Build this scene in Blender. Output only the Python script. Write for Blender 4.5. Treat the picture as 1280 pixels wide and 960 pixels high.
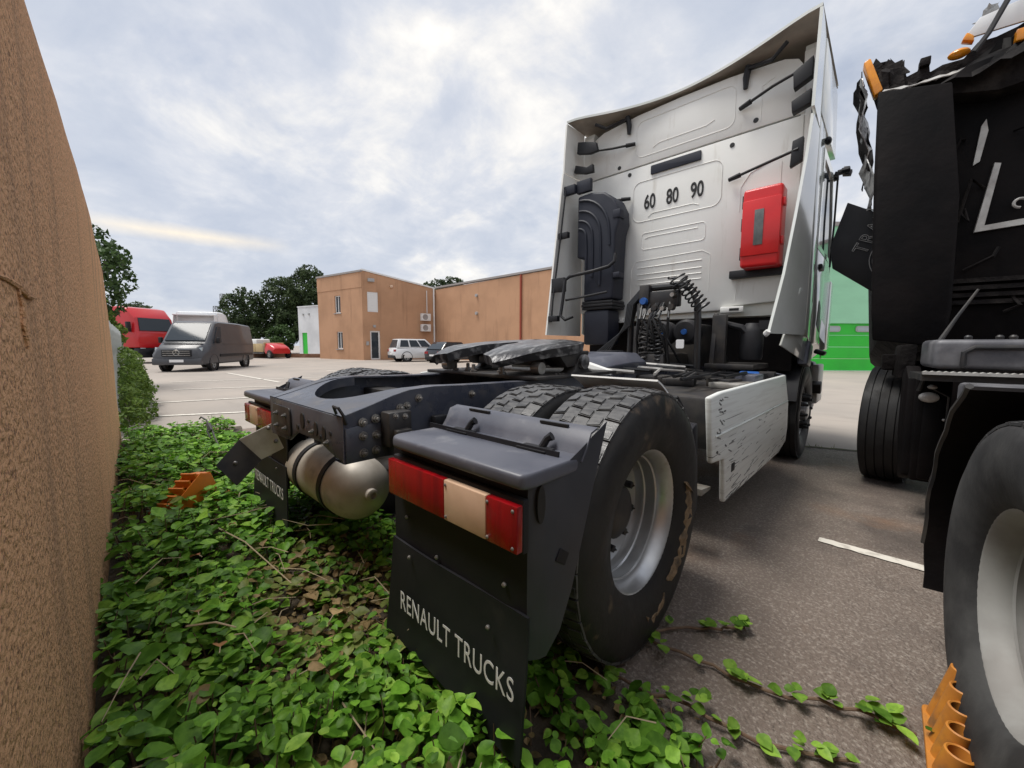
import bpy, bmesh, math, random
from mathutils import Vector, Matrix, noise as mnoise
R = math.radians
PI = math.pi
for o in list(bpy.data.objects): bpy.data.objects.remove(o)
S = bpy.context.scene
COL = S.collection

# ------------------------------------------------------------------ camera
cam_d = bpy.data.cameras.new('camera'); cam = bpy.data.objects.new('camera', cam_d); COL.objects.link(cam)
cam_d.sensor_width = 36.0; cam_d.lens = 36.0 * 496.4 / 1280.0
cam_d.clip_start = 0.02; cam_d.clip_end = 3000
CAM = Vector((1.841, -1.408, 1.189))
def cam_matrix(yaw, pitch, roll):
    a, p, r = R(yaw), R(pitch), R(roll)
    fwd = Vector((-math.sin(a), math.cos(a), 0)); rt = Vector((math.cos(a), math.sin(a), 0)); up = Vector((0, 0, 1))
    F = fwd * math.cos(p) - up * math.sin(p); U = up * math.cos(p) + fwd * math.sin(p)
    R2 = rt * math.cos(r) + U * math.sin(r); U2 = U * math.cos(r) - rt * math.sin(r)
    m = Matrix((R2, U2, -F)).transposed().to_4x4(); m.translation = CAM
    return m
cam.matrix_world = cam_matrix(43.42, 5.54, 0.25)
S.camera = cam
S.render.resolution_x = 1024; S.render.resolution_y = 768

# ------------------------------------------------------------------ sky, sun, exposure
SUN_EL, SUN_AZ = 69.0, 232.0       # azimuth: degrees clockwise from +Y (left of the camera)
W = bpy.data.worlds.new('World'); S.world = W; W.use_nodes = True
wn, wl = W.node_tree.nodes, W.node_tree.links
wn.clear()
def wnode(t, **k):
    n = wn.new(t)
    for a, b in k.items(): setattr(n, a, b)
    return n
wout = wnode('ShaderNodeOutputWorld'); bg = wnode('ShaderNodeBackground'); wl.new(bg.outputs[0], wout.inputs[0])
sky = wnode('ShaderNodeTexSky'); sky.sky_type = 'NISHITA'; sky.sun_disc = False
sky.sun_elevation = R(SUN_EL); sky.sun_rotation = R(SUN_AZ); sky.air_density = 1.0; sky.dust_density = 2.0
tc = wnode('ShaderNodeTexCoord'); sep = wnode('ShaderNodeSeparateXYZ'); wl.new(tc.outputs['Generated'], sep.inputs[0])
def wmath(op, a, b=None, clamp=False):
    n = wnode('ShaderNodeMath', operation=op, use_clamp=clamp)
    for i, v in enumerate((a, b)):
        if v is None: continue
        if isinstance(v, (int, float)): n.inputs[i].default_value = v
        else: wl.new(v, n.inputs[i])
    return n.outputs[0]
zc = wmath('ADD', wmath('MAXIMUM', sep.outputs[2], 0.0), 0.34)
comb = wnode('ShaderNodeCombineXYZ')
wl.new(wmath('DIVIDE', sep.outputs[0], zc), comb.inputs[0]); wl.new(wmath('DIVIDE', sep.outputs[1], zc), comb.inputs[1])
def wnoise(scale, detail, rough, dist, off):
    mp = wnode('ShaderNodeMapping'); mp.inputs['Location'].default_value = off
    wl.new(comb.outputs[0], mp.inputs[0])
    n = wnode('ShaderNodeTexNoise'); n.inputs['Scale'].default_value = scale; n.inputs['Detail'].default_value = detail
    n.inputs['Roughness'].default_value = rough; n.inputs['Distortion'].default_value = dist
    wl.new(mp.outputs[0], n.inputs['Vector']); return n.outputs['Fac']
def wramp(src, stops):
    r = wnode('ShaderNodeValToRGB'); e = r.color_ramp.elements
    while len(e) < len(stops): e.new(0.5)
    for i, (p, c) in enumerate(stops): e[i].position = p; e[i].color = (*c, 1)
    wl.new(src, r.inputs[0]); return r.outputs[0]
# cloud sheet: broad grey-blue billows with brighter torn patches
broad = wnoise(0.9, 4, 0.5, 0.3, (3.1, 1.2, 0)); fine = wnoise(3.6, 8, 0.6, 0.25, (1.7, 4.0, 2.0))
mixf = wmath('ADD', wmath('MULTIPLY', broad, 0.45), wmath('MULTIPLY', fine, 0.55))
cloud = wramp(mixf, [(0.35, (4.5, 4.95, 5.9)), (0.46, (5.3, 5.65, 6.4)), (0.525, (6.2, 6.4, 6.9)), (0.585, (7.7, 7.6, 7.5)), (0.67, (9.8, 9.4, 8.7))])
cover = wramp(wnoise(1.8, 6, 0.55, 0.3, (7.0, 2.0, 0)), [(0.26, (0.55, 0.55, 0.55)), (0.42, (0.93, 0.93, 0.93))])
mx = wnode('ShaderNodeMix', data_type='RGBA'); wl.new(cover, mx.inputs[0]); wl.new(sky.outputs[0], mx.inputs[6]); wl.new(cloud, mx.inputs[7])
# low warm break in the cloud towards the left of the yard
dn = wnode('ShaderNodeVectorMath', operation='DOT_PRODUCT'); wl.new(tc.outputs['Generated'], dn.inputs[0]); dn.inputs[1].default_value = (-0.969, 0.139, 0.204)
el = wmath('ABSOLUTE', wmath('SUBTRACT', sep.outputs[2], 0.204))
gf = wmath('MULTIPLY', wmath('MULTIPLY', wmath('MULTIPLY', wmath('SUBTRACT', dn.outputs['Value'], 0.985), 60.0, True), wmath('SUBTRACT', 1.0, wmath('MULTIPLY', el, 55.0), True)), wmath('MULTIPLY', fine, 0.95), True)
mg_ = wnode('ShaderNodeMix', data_type='RGBA'); wl.new(gf, mg_.inputs[0]); wl.new(mx.outputs[2], mg_.inputs[6]); mg_.inputs[7].default_value = (11.5, 9.6, 6.6, 1)
wl.new(mg_.outputs[2], bg.inputs[0]); bg.inputs[1].default_value = 0.055
sun_d = bpy.data.lights.new('sun', 'SUN'); sun_d.energy = 1.5; sun_d.angle = R(25); sun_d.color = (1.0, 0.96, 0.9)
sun = bpy.data.objects.new('sun', sun_d); COL.objects.link(sun)
sd = Vector((math.sin(R(SUN_AZ)) * math.cos(R(SUN_EL)), math.cos(R(SUN_AZ)) * math.cos(R(SUN_EL)), math.sin(R(SUN_EL))))
sun.rotation_euler = sd.to_track_quat('Z', 'Y').to_euler(); sun.location = (0, 0, 30)
S.view_settings.view_transform = 'Standard'; S.view_settings.look = 'None'; S.view_settings.exposure = 1.18; S.view_settings.gamma = 1.0
S.view_settings.use_curve_mapping = False
S.render.engine = 'CYCLES'
S.cycles.max_bounces = 5; S.cycles.diffuse_bounces = 3; S.cycles.glossy_bounces = 2; S.cycles.transmission_bounces = 3; S.cycles.caustics_reflective = False; S.cycles.caustics_refractive = False

# ------------------------------------------------------------------ materials
MATS = {}
def mat(name, c, rough=0.5, metal=0.0, c2=None, scale=6.0, lo=0.4, hi=0.65, bump=0.0, bscale=60.0, stretch=(1, 1, 1), detail=6.0,
        c3=None, scale3=2.0, lo3=0.55, hi3=0.62, stretch3=(1, 1, 1), spec=0.5, c4=None, scale4=.6, lo4=.55, hi4=.75, rough2=None, alpha=None, trans=0.0, emit=None, island=0.0, coat=0.0, coord='Object'):
    m = bpy.data.materials.new(name); m.use_nodes = True; n, l = m.node_tree.nodes, m.node_tree.links
    b = n['Principled BSDF']
    b.inputs['Roughness'].default_value = rough; b.inputs['Metallic'].default_value = metal
    b.inputs['Base Color'].default_value = (*c, 1); b.inputs['Specular IOR Level'].default_value = spec
    if coat: b.inputs['Coat Weight'].default_value = coat; b.inputs['Coat Roughness'].default_value = 0.08
    t = n.new('ShaderNodeTexCoord')
    def nz(sc, det, st, off=0.0, r=0.55):
        mp = n.new('ShaderNodeMapping'); mp.inputs['Scale'].default_value = st; mp.inputs['Location'].default_value = (off, off * 0.7, off * 1.3)
        l.new(t.outputs[coord], mp.inputs[0])
        x = n.new('ShaderNodeTexNoise'); x.inputs['Scale'].default_value = sc; x.inputs['Detail'].default_value = det; x.inputs['Roughness'].default_value = r
        l.new(mp.outputs[0], x.inputs['Vector']); return x.outputs['Fac']
    def mr(src, a, bb, x=0.0, y=1.0):
        k = n.new('ShaderNodeMapRange'); k.inputs[1].default_value = a; k.inputs[2].default_value = bb; k.inputs[3].default_value = x; k.inputs[4].default_value = y
        l.new(src, k.inputs[0]); return k.outputs[0]
    def mixc(f, a, bb):
        k = n.new('ShaderNodeMix'); k.data_type = 'RGBA'; l.new(f, k.inputs[0])
        for i, v in ((6, a), (7, bb)):
            if isinstance(v, tuple): k.inputs[i].default_value = (*v, 1)
            else: l.new(v, k.inputs[i])
        return k.outputs[2]
    cur = c
    if c2 is not None:
        f = mr(nz(scale, detail, stretch), lo, hi); cur = mixc(f, c, c2)
        if rough2 is not None: l.new(mr(f, 0, 1, rough, rough2), b.inputs['Roughness'])
    if c3 is not None:
        cur = mixc(mr(nz(scale3, 8, stretch3, 5.3, 0.62), lo3, hi3), cur, c3)
    if c4 is not None:
        cur = mixc(mr(nz(scale4, 5, (1, 1, 1), 11.7, 0.55), lo4, hi4), cur, c4)
    if island:
        a = n.new('ShaderNodeAttribute'); a.attribute_name = 'tint'
        if isinstance(cur, tuple):
            rg = n.new('ShaderNodeRGB'); rg.outputs[0].default_value = (*cur, 1); cur = rg.outputs[0]
        k = n.new('ShaderNodeMix'); k.data_type = 'RGBA'; k.blend_type = 'MULTIPLY'; k.inputs[0].default_value = 1.0
        l.new(cur, k.inputs[6]); l.new(a.outputs['Color'], k.inputs[7]); cur = k.outputs[2]
    if not isinstance(cur, tuple): l.new(cur, b.inputs['Base Color'])
    if bump:
        bp = n.new('ShaderNodeBump'); bp.inputs['Strength'].default_value = min(bump, 1.0); bp.inputs['Distance'].default_value = 0.02 * max(bump, 0.2)
        l.new(nz(bscale, 5, stretch, 2.0), bp.inputs['Height']); l.new(bp.outputs[0], b.inputs['Normal'])
    if trans: b.inputs['Transmission Weight'].default_value = trans
    if emit: b.inputs['Emission Color'].default_value = (*emit[0], 1); b.inputs['Emission Strength'].default_value = emit[1]
    MATS[name] = m; return m
def leafmat(name, c, transl=0.3, rough=0.5):
    m = mat(name, c, rough=rough, island=1.0, spec=0.22, c2=(c[0] * .62, c[1] * .70, c[2] * .6), scale=38, lo=.42, hi=.62)
    n, l = m.node_tree.nodes, m.node_tree.links; b = n['Principled BSDF']; out = n['Material Output']
    tr = n.new('ShaderNodeBsdfTranslucent'); mxs = n.new('ShaderNodeMixShader'); mxs.inputs[0].default_value = transl
    src = b.inputs['Base Color'].links[0].from_socket
    l.new(src, tr.inputs[0]); l.new(b.outputs[0], mxs.inputs[1]); l.new(tr.outputs[0], mxs.inputs[2]); l.new(mxs.outputs[0], out.inputs[0])
    return m

# ------------------------------------------------------------------ mesh helpers
class MB:
    def __init__(s): s.v = []; s.f = []; s.mi = []; s.T = Matrix.Identity(4); s.m = 0; s.tint = None; s.cols = []
    def add(s, vs, fs):
        o = len(s.v); s.v += [tuple(s.T @ Vector(p)) for p in vs]
        for f in fs: s.f.append(tuple(i + o for i in f)); s.mi.append(s.m)
        if s.tint is not None: s.cols += [s.tint] * len(vs)
    def box(s, c, d, rot=None):
        x, y, z = d[0] / 2, d[1] / 2, d[2] / 2
        P = [Vector((a, b, e)) for a in (-x, x) for b in (-y, y) for e in (-z, z)]
        if rot is not None: P = [rot @ p for p in P]
        P = [p + Vector(c) for p in P]
        s.add(P, [(0, 1, 3, 2), (4, 6, 7, 5), (0, 4, 5, 1), (2, 3, 7, 6), (0, 2, 6, 4), (1, 5, 7, 3)]); return s
    def b2(s, x0, x1, y0, y1, z0, z1): return s.box(((x0 + x1) / 2, (y0 + y1) / 2, (z0 + z1) / 2), (abs(x1 - x0), abs(y1 - y0), abs(z1 - z0)))
    def hexa(s, P): s.add(P, [(0, 3, 2, 1), (4, 5, 6, 7), (0, 1, 5, 4), (1, 2, 6, 5), (2, 3, 7, 6), (3, 0, 4, 7)]); return s
    def tube(s, path, r, n=8, closed=False, cap=True):
        P = [Vector(p) for p in path]; k = len(P); rs = r if isinstance(r, (list, tuple)) else [r] * k
        prev = None; vs = []; fs = []
        for i in range(k):
            if closed: t = P[(i + 1) % k] - P[i - 1]
            else: t = P[min(i + 1, k - 1)] - P[max(i - 1, 0)]
            t.normalize()
            if prev is None:
                a = Vector((0, 0, 1)) if abs(t.z) < 0.9 else Vector((1, 0, 0)); u = t.cross(a).normalized()
            else:
                u = prev - t * prev.dot(t)
                u = u.normalized() if u.length > 1e-6 else t.cross(Vector((0.3, 0.5, 0.8))).normalized()
            prev = u; w = t.cross(u)
            for j in range(n):
                a = 2 * PI * j / n; vs.append(P[i] + (u * math.cos(a) + w * math.sin(a)) * rs[i])
        for i in range(k if closed else k - 1):
            i2 = (i + 1) % k
            for j in range(n):
                j2 = (j + 1) % n; fs.append((i * n + j, i * n + j2, i2 * n + j2, i2 * n + j))
        if cap and not closed: fs.append(tuple(range(n - 1, -1, -1))); fs.append(tuple((k - 1) * n + j for j in range(n)))
        s.add(vs, fs); return s
    def lathe(s, prof, c=(0, 0, 0), axis='x', n=48, closed=False):
        vs = []; fs = []; k = len(prof)
        for a, r in prof:
            for j in range(n):
                t = 2 * PI * j / n; p, q = r * math.cos(t), r * math.sin(t)
                v = (a, p, q) if axis == 'x' else ((p, a, q) if axis == 'y' else (p, q, a))
                vs.append((v[0] + c[0], v[1] + c[1], v[2] + c[2]))
        for i in range(k if closed else k - 1):
            i2 = (i + 1) % k
            for j in range(n):
                j2 = (j + 1) % n; fs.append((i * n + j, i * n + j2, i2 * n + j2, i2 * n + j))
        s.add(vs, fs); return s
    def prism(s, poly, ax, a0, a1):
        # poly in the two remaining axes, extruded along ax from a0 to a1
        def P(u, v, a): return (a, u, v) if ax == 'x' else ((u, a, v) if ax == 'y' else (u, v, a))
        n = len(poly); vs = [P(u, v, a0) for u, v in poly] + [P(u, v, a1) for u, v in poly]
        s.add(vs, [tuple(range(n)), tuple(range(2 * n - 1, n - 1, -1))] + [(i, i + n, (i + 1) % n + n, (i + 1) % n) for i in range(n)]); return s
    def strip(s, A, B):
        # quad strip between two polylines
        n = len(A); s.add(list(A) + list(B), [(i, i + 1, n + i + 1, n + i) for i in range(n - 1)]); return s
    def sphere(s, c, r, seg=16, ring=8):
        r = r if isinstance(r, tuple) else (r, r, r); vs = []; fs = []
        for i in range(ring + 1):
            th = PI * i / ring
            for j in range(seg):
                ph = 2 * PI * j / seg
                vs.append((c[0] + r[0] * math.sin(th) * math.cos(ph), c[1] + r[1] * math.sin(th) * math.sin(ph), c[2] + r[2] * math.cos(th)))
        for i in range(ring):
            for j in range(seg):
                j2 = (j + 1) % seg; fs.append((i * seg + j, (i + 1) * seg + j, (i + 1) * seg + j2, i * seg + j2))
        s.add(vs, fs); return s
    def mesh(s, name, mats, sm=35, bev=0.0, seg=2, fix=True, solid=0.0):
        me = bpy.data.meshes.new(name); me.from_pydata(s.v, [], s.f)
        for m in (mats if isinstance(mats, (list, tuple)) else [mats]): me.materials.append(MATS[m] if isinstance(m, str) else m)
        if max(s.mi, default=0) > 0:
            me.polygons.foreach_set('material_index', s.mi)
        if s.cols and len(s.cols) == len(s.v):
            a = me.color_attributes.new('tint', 'FLOAT_COLOR', 'POINT')
            a.data.foreach_set('color', [x for c in s.cols for x in (*c, 1.0)])
        if fix or bev or solid:
            bm = bmesh.new(); bm.from_mesh(me)
            if fix:
                bmesh.ops.remove_doubles(bm, verts=bm.verts, dist=1e-6)
                bmesh.ops.recalc_face_normals(bm, faces=bm.faces)
            if solid:
                bmesh.ops.solidify(bm, geom=bm.faces[:], thickness=solid); bmesh.ops.recalc_face_normals(bm, faces=bm.faces)
            if bev:
                ed = [e for e in bm.edges if len(e.link_faces) == 2 and e.calc_face_angle(0) > R(30)]
                bmesh.ops.bevel(bm, geom=ed, offset=bev, segments=seg, affect='EDGES', clamp_overlap=True, profile=0.5)
            bm.to_mesh(me); bm.free()
        if sm:
            me.polygons.foreach_set('use_smooth', [True] * len(me.polygons)); me.set_sharp_from_angle(angle=R(sm))
        me.update(); return me
    def build(s, name, mats, parent=None, sm=35, bev=0.0, seg=2, fix=True, solid=0.0, loc=(0, 0, 0), rot=(0, 0, 0)):
        return link(name, s.mesh(name, mats, sm, bev, seg, fix, solid), parent, loc, rot)
def link(name, me, parent=None, loc=(0, 0, 0), rot=(0, 0, 0), scale=(1, 1, 1)):
    o = bpy.data.objects.new(name, me); COL.objects.link(o); o.parent = parent
    o.location = loc; o.rotation_euler = rot; o.scale = scale; return o
def tag(o, label, cat, group=None):
    o['label'] = label; o['category'] = cat
    if group: o['group'] = group
    return o
def thing(name, label, cat, loc=(0, 0, 0), rotz=0.0, group=None):
    o = bpy.data.objects.new(name, None); COL.objects.link(o); o.location = loc; o.rotation_euler = (0, 0, rotz)
    o.empty_display_size = 0.2
    return tag(o, label, cat, group)
def struct(o): o['kind'] = 'structure'; return o
def stuff(o): o['kind'] = 'stuff'; return o
def rotm(ax, deg): return Matrix.Rotation(R(deg), 3, ax)
def arc(cx, cy, r, a0, a1, n): return [(cx + r * math.cos(R(a0 + (a1 - a0) * i / n)), cy + r * math.sin(R(a0 + (a1 - a0) * i / n))) for i in range(n + 1)]
def rrect(x0, x1, y0, y1, r, n=4):
    return arc(x1 - r, y1 - r, r, 0, 90, n) + arc(x0 + r, y1 - r, r, 90, 180, n) + arc(x0 + r, y0 + r, r, 180, 270, n) + arc(x1 - r, y0 + r, r, 270, 360, n)
def text(name, body, m, parent, M4, sx=1.0, size=1.0, extrude=0.001, offset=0.0, outline=0.0, space=1.0, bold=0.0):
    cu = bpy.data.curves.new(name, 'FONT'); cu.body = body; cu.size = size; cu.extrude = extrude; cu.offset = offset; cu.space_character = space
    cu.align_x = 'CENTER'; cu.align_y = 'CENTER'
    if bold: cu.bevel_depth = bold; cu.bevel_resolution = 0
    if outline: cu.fill_mode = 'NONE'; cu.extrude = 0.0; cu.bevel_depth = outline; cu.bevel_resolution = 0
    t = bpy.data.objects.new(name, cu); COL.objects.link(t)
    dg = bpy.context.evaluated_depsgraph_get(); me = bpy.data.meshes.new_from_object(t.evaluated_get(dg))
    bpy.data.objects.remove(t); me.transform(M4 @ Matrix.Diagonal((sx, 1, 1, 1))); me.materials.clear(); me.materials.append(MATS[m])
    return link(name, me, parent)
def frame4(o, ex, ey):
    ex = Vector(ex).normalized(); ey = Vector(ey).normalized(); ez = ex.cross(ey)
    m = Matrix((ex, ey, ez)).transposed().to_4x4(); m.translation = Vector(o); return m

# palette -----------------------------------------------------------
mat('asphalt', (0.20, 0.158, 0.13), 0.7, c4=(0.27, 0.145, 0.075), scale4=.75, lo4=.54, hi4=.72, c2=(0.36, 0.31, 0.265), scale=85, lo=0.5, hi=0.68, bump=1.0, bscale=75, c3=(0.085, 0.067, 0.058), scale3=0.9, lo3=0.52, hi3=0.72)
mat('concrete', (0.38, 0.33, 0.285), 0.8, c2=(0.29, 0.26, 0.23), scale=0.35, lo=0.35, hi=0.7, bump=0.25, bscale=25, c3=(0.27, 0.24, 0.21), scale3=0.9, lo3=0.56, hi3=0.75, stretch3=(1, 2.6, 1))
mat('soil', (0.055, 0.042, 0.03), 0.9, c2=(0.11, 0.085, 0.055), scale=12, bump=0.8, bscale=40)
mat('line_paint', (0.72, 0.68, 0.60), 0.7, c2=(0.40, 0.36, 0.31), scale=14, lo=0.5, hi=0.72)
mat('joint_tar', (0.05, 0.045, 0.035), 0.9, c2=(0.1, 0.11, 0.04), scale=5)
mat('render_wall', (0.84, 0.47, 0.245), 0.9, c2=(0.42, 0.215, 0.115), scale=95, lo=0.54, hi=0.62, bump=1.4, bscale=60, c3=(0.38, 0.215, 0.125), scale3=2.0, lo3=0.53, hi3=0.80, stretch3=(2.8, 1, 0.18))
mat('facade_orange', (0.53, 0.305, 0.18), 0.85, c2=(0.44, 0.25, 0.145), scale=0.5, bump=0.3, bscale=14, c3=(0.30, 0.16, 0.09), scale3=0.6, lo3=0.56, hi3=0.8, stretch3=(2.4, 2.4, 0.25))
mat('facade_white', (0.74, 0.76, 0.78), 0.8, c2=(0.62, 0.64, 0.66), scale=0.6)
mat('facade_mint', (0.34, 0.68, 0.45), 0.7, c2=(0.30, 0.61, 0.40), scale=0.5, stretch=(1, 1, 3))
mat('door_green', (0.03, 0.55, 0.04), 0.5, c2=(0.03, 0.48, 0.04), scale=1.0)
mat('white_trim', (0.78, 0.78, 0.77), 0.5)
mat('grey_trim', (0.38, 0.38, 0.38), 0.6)
mat('red_pipe', (0.33, 0.07, 0.04), 0.6)
mat('roof_edge', (0.32, 0.30, 0.29), 0.7)
mat('glass', (0.04, 0.05, 0.06), 0.04, spec=0.22)
mat('glass_pale', (0.35, 0.40, 0.42), 0.1, spec=0.8)
mat('cab_white', (0.79, 0.79, 0.76), 0.4, c2=(0.71, 0.71, 0.67), scale=1.6, lo=0.42, hi=0.75, c3=(0.52, 0.49, 0.43), scale3=3.5, lo3=0.60, hi3=0.9, stretch3=(3, 3, 0.5))
mat('cab_side_white', (0.76, 0.78, 0.75), 0.12, c2=(0.64, 0.67, 0.62), scale=1.6, coat=0.7, bump=0.12, bscale=3.5)
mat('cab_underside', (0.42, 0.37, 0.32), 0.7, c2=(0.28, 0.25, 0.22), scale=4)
mat('skirt_white', (0.74, 0.76, 0.73), 0.4, c2=(0.62, 0.64, 0.6), scale=2.0, c3=(0.03, 0.03, 0.03), scale3=5.0, lo3=0.655, hi3=0.67, stretch3=(1, 0.4, 9))
mat('scratch_white', (0.74, 0.76, 0.73), 0.45, c2=(0.66, 0.67, 0.64), scale=7.0, lo=0.5, hi=0.62, stretch=(1, 0.3, 8), c3=(0.10, 0.10, 0.10), scale3=6.0, lo3=0.67, hi3=0.685, stretch3=(1, 0.22, 14))
mat('black_plastic', (0.010, 0.0105, 0.013), 0.45, spec=.35, c2=(0.018, 0.018, 0.021), scale=5, rough2=0.62)
mat('navy_plastic', (0.014, 0.017, 0.028), 0.5, spec=.35, c2=(0.024, 0.027, 0.04), scale=4, rough2=0.65)
mat('guard_grey', (0.07, 0.076, 0.10), 0.33, c2=(0.105, 0.11, 0.135), scale=5, rough2=0.5, c3=(0.22, 0.22, 0.23), scale3=7, lo3=0.58, hi3=0.8, bump=.06, bscale=90)
mat('guard_black', (0.010, 0.010, 0.013), 0.55, spec=.3, c2=(0.017, 0.017, 0.021), scale=4, bump=0.08, bscale=120)
mat('guard_side', (0.030, 0.033, 0.043), 0.42, c2=(0.048, 0.051, 0.062), scale=4, rough2=.55)
mat('flap_rubber', (0.011, 0.0115, 0.015), 0.6, spec=.35, c2=(0.018, 0.018, 0.022), scale=5, c3=(0.045, 0.042, 0.04), scale3=5, lo3=0.62, hi3=0.85)
mat('chassis', (0.05, 0.057, 0.08), 0.26, c2=(0.09, 0.094, 0.11), scale=6, rough2=0.6, c3=(0.15, 0.135, 0.12), scale3=8, lo3=0.55, hi3=0.78)
mat('chassis_dark', (0.016, 0.016, 0.018), 0.5, c2=(0.05, 0.044, 0.038), scale=7)
mat('grease', (0.05, 0.05, 0.054), 0.28, c2=(0.30, 0.30, 0.30), scale=14, lo=0.5, hi=0.66, rough2=0.45, metal=0.35, bump=0.5, bscale=18, stretch=(2.5, 0.7, 1))
mat('steel', (0.45, 0.44, 0.42), 0.38, 0.85, c2=(0.28, 0.26, 0.23), scale=12)
mat('galvanised', (0.42, 0.41, 0.38), 0.5, 0.5, c2=(0.22, 0.2, 0.17), scale=6, lo=0.4, hi=0.6)
mat('tank_metal', (0.58, 0.54, 0.47), 0.5, 0.25, c2=(0.40, 0.36, 0.31), scale=5, lo=0.42, hi=0.7, c3=(0.12, 0.105, 0.09), scale3=4, lo3=0.58, hi3=0.8)
mat('bolt_steel', (0.16, 0.16, 0.16), 0.45, 0.6, c2=(0.33, 0.31, 0.28), scale=40)
mat('tyre', (0.013, 0.013, 0.014), 0.5, spec=.35, c2=(0.028, 0.027, 0.026), scale=8, rough2=0.72, bump=0.15, bscale=50)
mat('tyre_muddy', (0.015, 0.0145, 0.015), 0.5, spec=.35, c2=(0.03, 0.028, 0.026), scale=7, rough2=0.75, c3=(0.26, 0.185, 0.12), scale3=3.4, lo3=0.60, hi3=0.76, bump=0.35, bscale=22)
mat('tyre_grey', (0.032, 0.032, 0.033), 0.7, spec=.3, c2=(0.07, 0.07, 0.069), scale=6, c3=(0.035, 0.035, 0.035), scale3=4, lo3=0.55, hi3=0.7, bump=0.2, bscale=60)
mat('tread', (0.035, 0.035, 0.037), 0.3, c2=(0.10, 0.10, 0.10), scale=16, rough2=0.55, bump=0.25, bscale=70, stretch=(1, 4, 4))
mat('rim_silver', (0.62, 0.63, 0.64), 0.32, 0.75, c2=(0.5, 0.5, 0.5), scale=5, rough2=0.45, c3=(0.30, 0.23, 0.16), scale3=4, lo3=0.63, hi3=0.8)
mat('rim_grey', (0.36, 0.36, 0.345), 0.62, 0.1, c2=(0.26, 0.25, 0.235), scale=5, c3=(0.2, 0.17, 0.14), scale3=3, lo3=0.58, hi3=0.8)
mat('lens_red', (0.33, 0.005, 0.008), 0.2, c2=(0.22, 0.004, 0.008), scale=9, c3=(0.16, 0.03, 0.03), scale3=5, lo3=0.62, hi3=0.8, coat=0.3, bump=.3, bscale=45, stretch=(3, 1, .25))
mat('lens_cream', (0.68, 0.47, 0.33), 0.3, c2=(0.58, 0.39, 0.26), scale=8, coat=0.3)
mat('lens_amber', (0.80, 0.30, 0.01), 0.3, c2=(0.65, 0.22, 0.01), scale=12, coat=0.4)
mat('red_box', (0.66, 0.012, 0.014), 0.35, c2=(0.56, 0.010, 0.012), scale=3, coat=0.2)
mat('window_grey', (0.10, 0.11, 0.11), 0.25, c2=(0.18, 0.19, 0.18), scale=8)
mat('letter_white', (0.72, 0.72, 0.72), 0.6)
mat('letter_grey', (0.36, 0.36, 0.36), 0.6)
mat('letter_black', (0.012, 0.012, 0.012), 0.5)
mat('hose_black', (0.015, 0.015, 0.016), 0.35)
mat('blue_cap', (0.02, 0.10, 0.35), 0.4)
mat('tag_white', (0.8, 0.8, 0.8), 0.5)
mat('wreck_black', (0.0035, 0.003, 0.0035), 0.6, c2=(0.009, 0.007, 0.007), scale=3, bump=0.5, bscale=9, spec=.12)
mat('wreck_char', (0.010, 0.008, 0.008), 0.8, spec=.2, c2=(0.035, 0.03, 0.027), scale=7, lo=0.5, hi=0.75, bump=1.0, bscale=14)
mat('crumpled_silver', (0.42, 0.42, 0.41), 0.35, 0.5, c2=(0.10, 0.09, 0.09), scale=9, lo=0.45, hi=0.6, bump=1.0, bscale=10)
mat('pale_metal', (0.52, 0.51, 0.48), 0.45, 0.2, c2=(0.34, 0.32, 0.3), scale=10)
mat('case_grey', (0.08, 0.08, 0.09), 0.5, 0.2, c2=(0.2, 0.2, 0.21), scale=5, bump=0.15, bscale=30)
mat('chock_orange', (0.72, 0.20, 0.012), 0.5, c2=(0.55, 0.16, 0.02), scale=10, c3=(0.10, 0.06, 0.03), scale3=7, lo3=0.62, hi3=0.75)
mat('chock_yellow', (0.58, 0.23, 0.03), 0.55, c2=(0.45, 0.17, 0.03), scale=14, c3=(0.20, 0.11, 0.05), scale3=9, lo3=0.55, hi3=0.75)
mat('lit_steel', (0.66, 0.65, 0.61), 0.45, 0.2, c2=(0.48, 0.46, 0.42), scale=9)  # paler than the galvanised; light on the plate holder's upward arm put into colour
mat('van_grey', (0.05, 0.052, 0.06), 0.4, c2=(0.06, 0.062, 0.07), scale=2, coat=0.15)
mat('truck_red', (0.52, 0.012, 0.018), 0.3, coat=0.4)
mat('truck_white', (0.74, 0.75, 0.76), 0.35, coat=0.3)
mat('car_white', (0.72, 0.73, 0.74), 0.25, coat=0.5)
mat('car_dark', (0.018, 0.019, 0.025), 0.2, coat=0.6)
mat('beige_board', (0.50, 0.38, 0.20), 0.7, c2=(0.42, 0.32, 0.17), scale=1.5)
mat('rust_brown', (0.18, 0.09, 0.05), 0.9, c2=(0.3, 0.18, 0.12), scale=2)
mat('bark', (0.07, 0.055, 0.04), 0.9, c2=(0.12, 0.10, 0.075), scale=12, bump=0.5, bscale=20)
mat('vine_stem', (0.13, 0.075, 0.05), 0.8, c2=(0.2, 0.14, 0.09), scale=20)
mat('dry_stalk', (0.42, 0.34, 0.22), 0.8)
mat('fence_pale', (0.52, 0.53, 0.51), 0.8, c2=(0.36, 0.37, 0.35), scale=4)
mat('pylon_steel', (0.22, 0.23, 0.24), 0.6)
leafmat('leaf_cover', (1, 1, 1), 0.28, 0.45)
leafmat('leaf_tree', (1, 1, 1), 0.2, 0.55)
leafmat('leaf_dry', (1, 1, 1), 0.15, 0.7)
mat('leaf_green', (0.11, 0.23, 0.04), 0.42, c2=(0.17, 0.32, 0.07), scale=14, spec=0.4)
mat('leaf_brown', (0.34, 0.21, 0.10), 0.75, c2=(0.5, 0.33, 0.17), scale=25)
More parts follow.
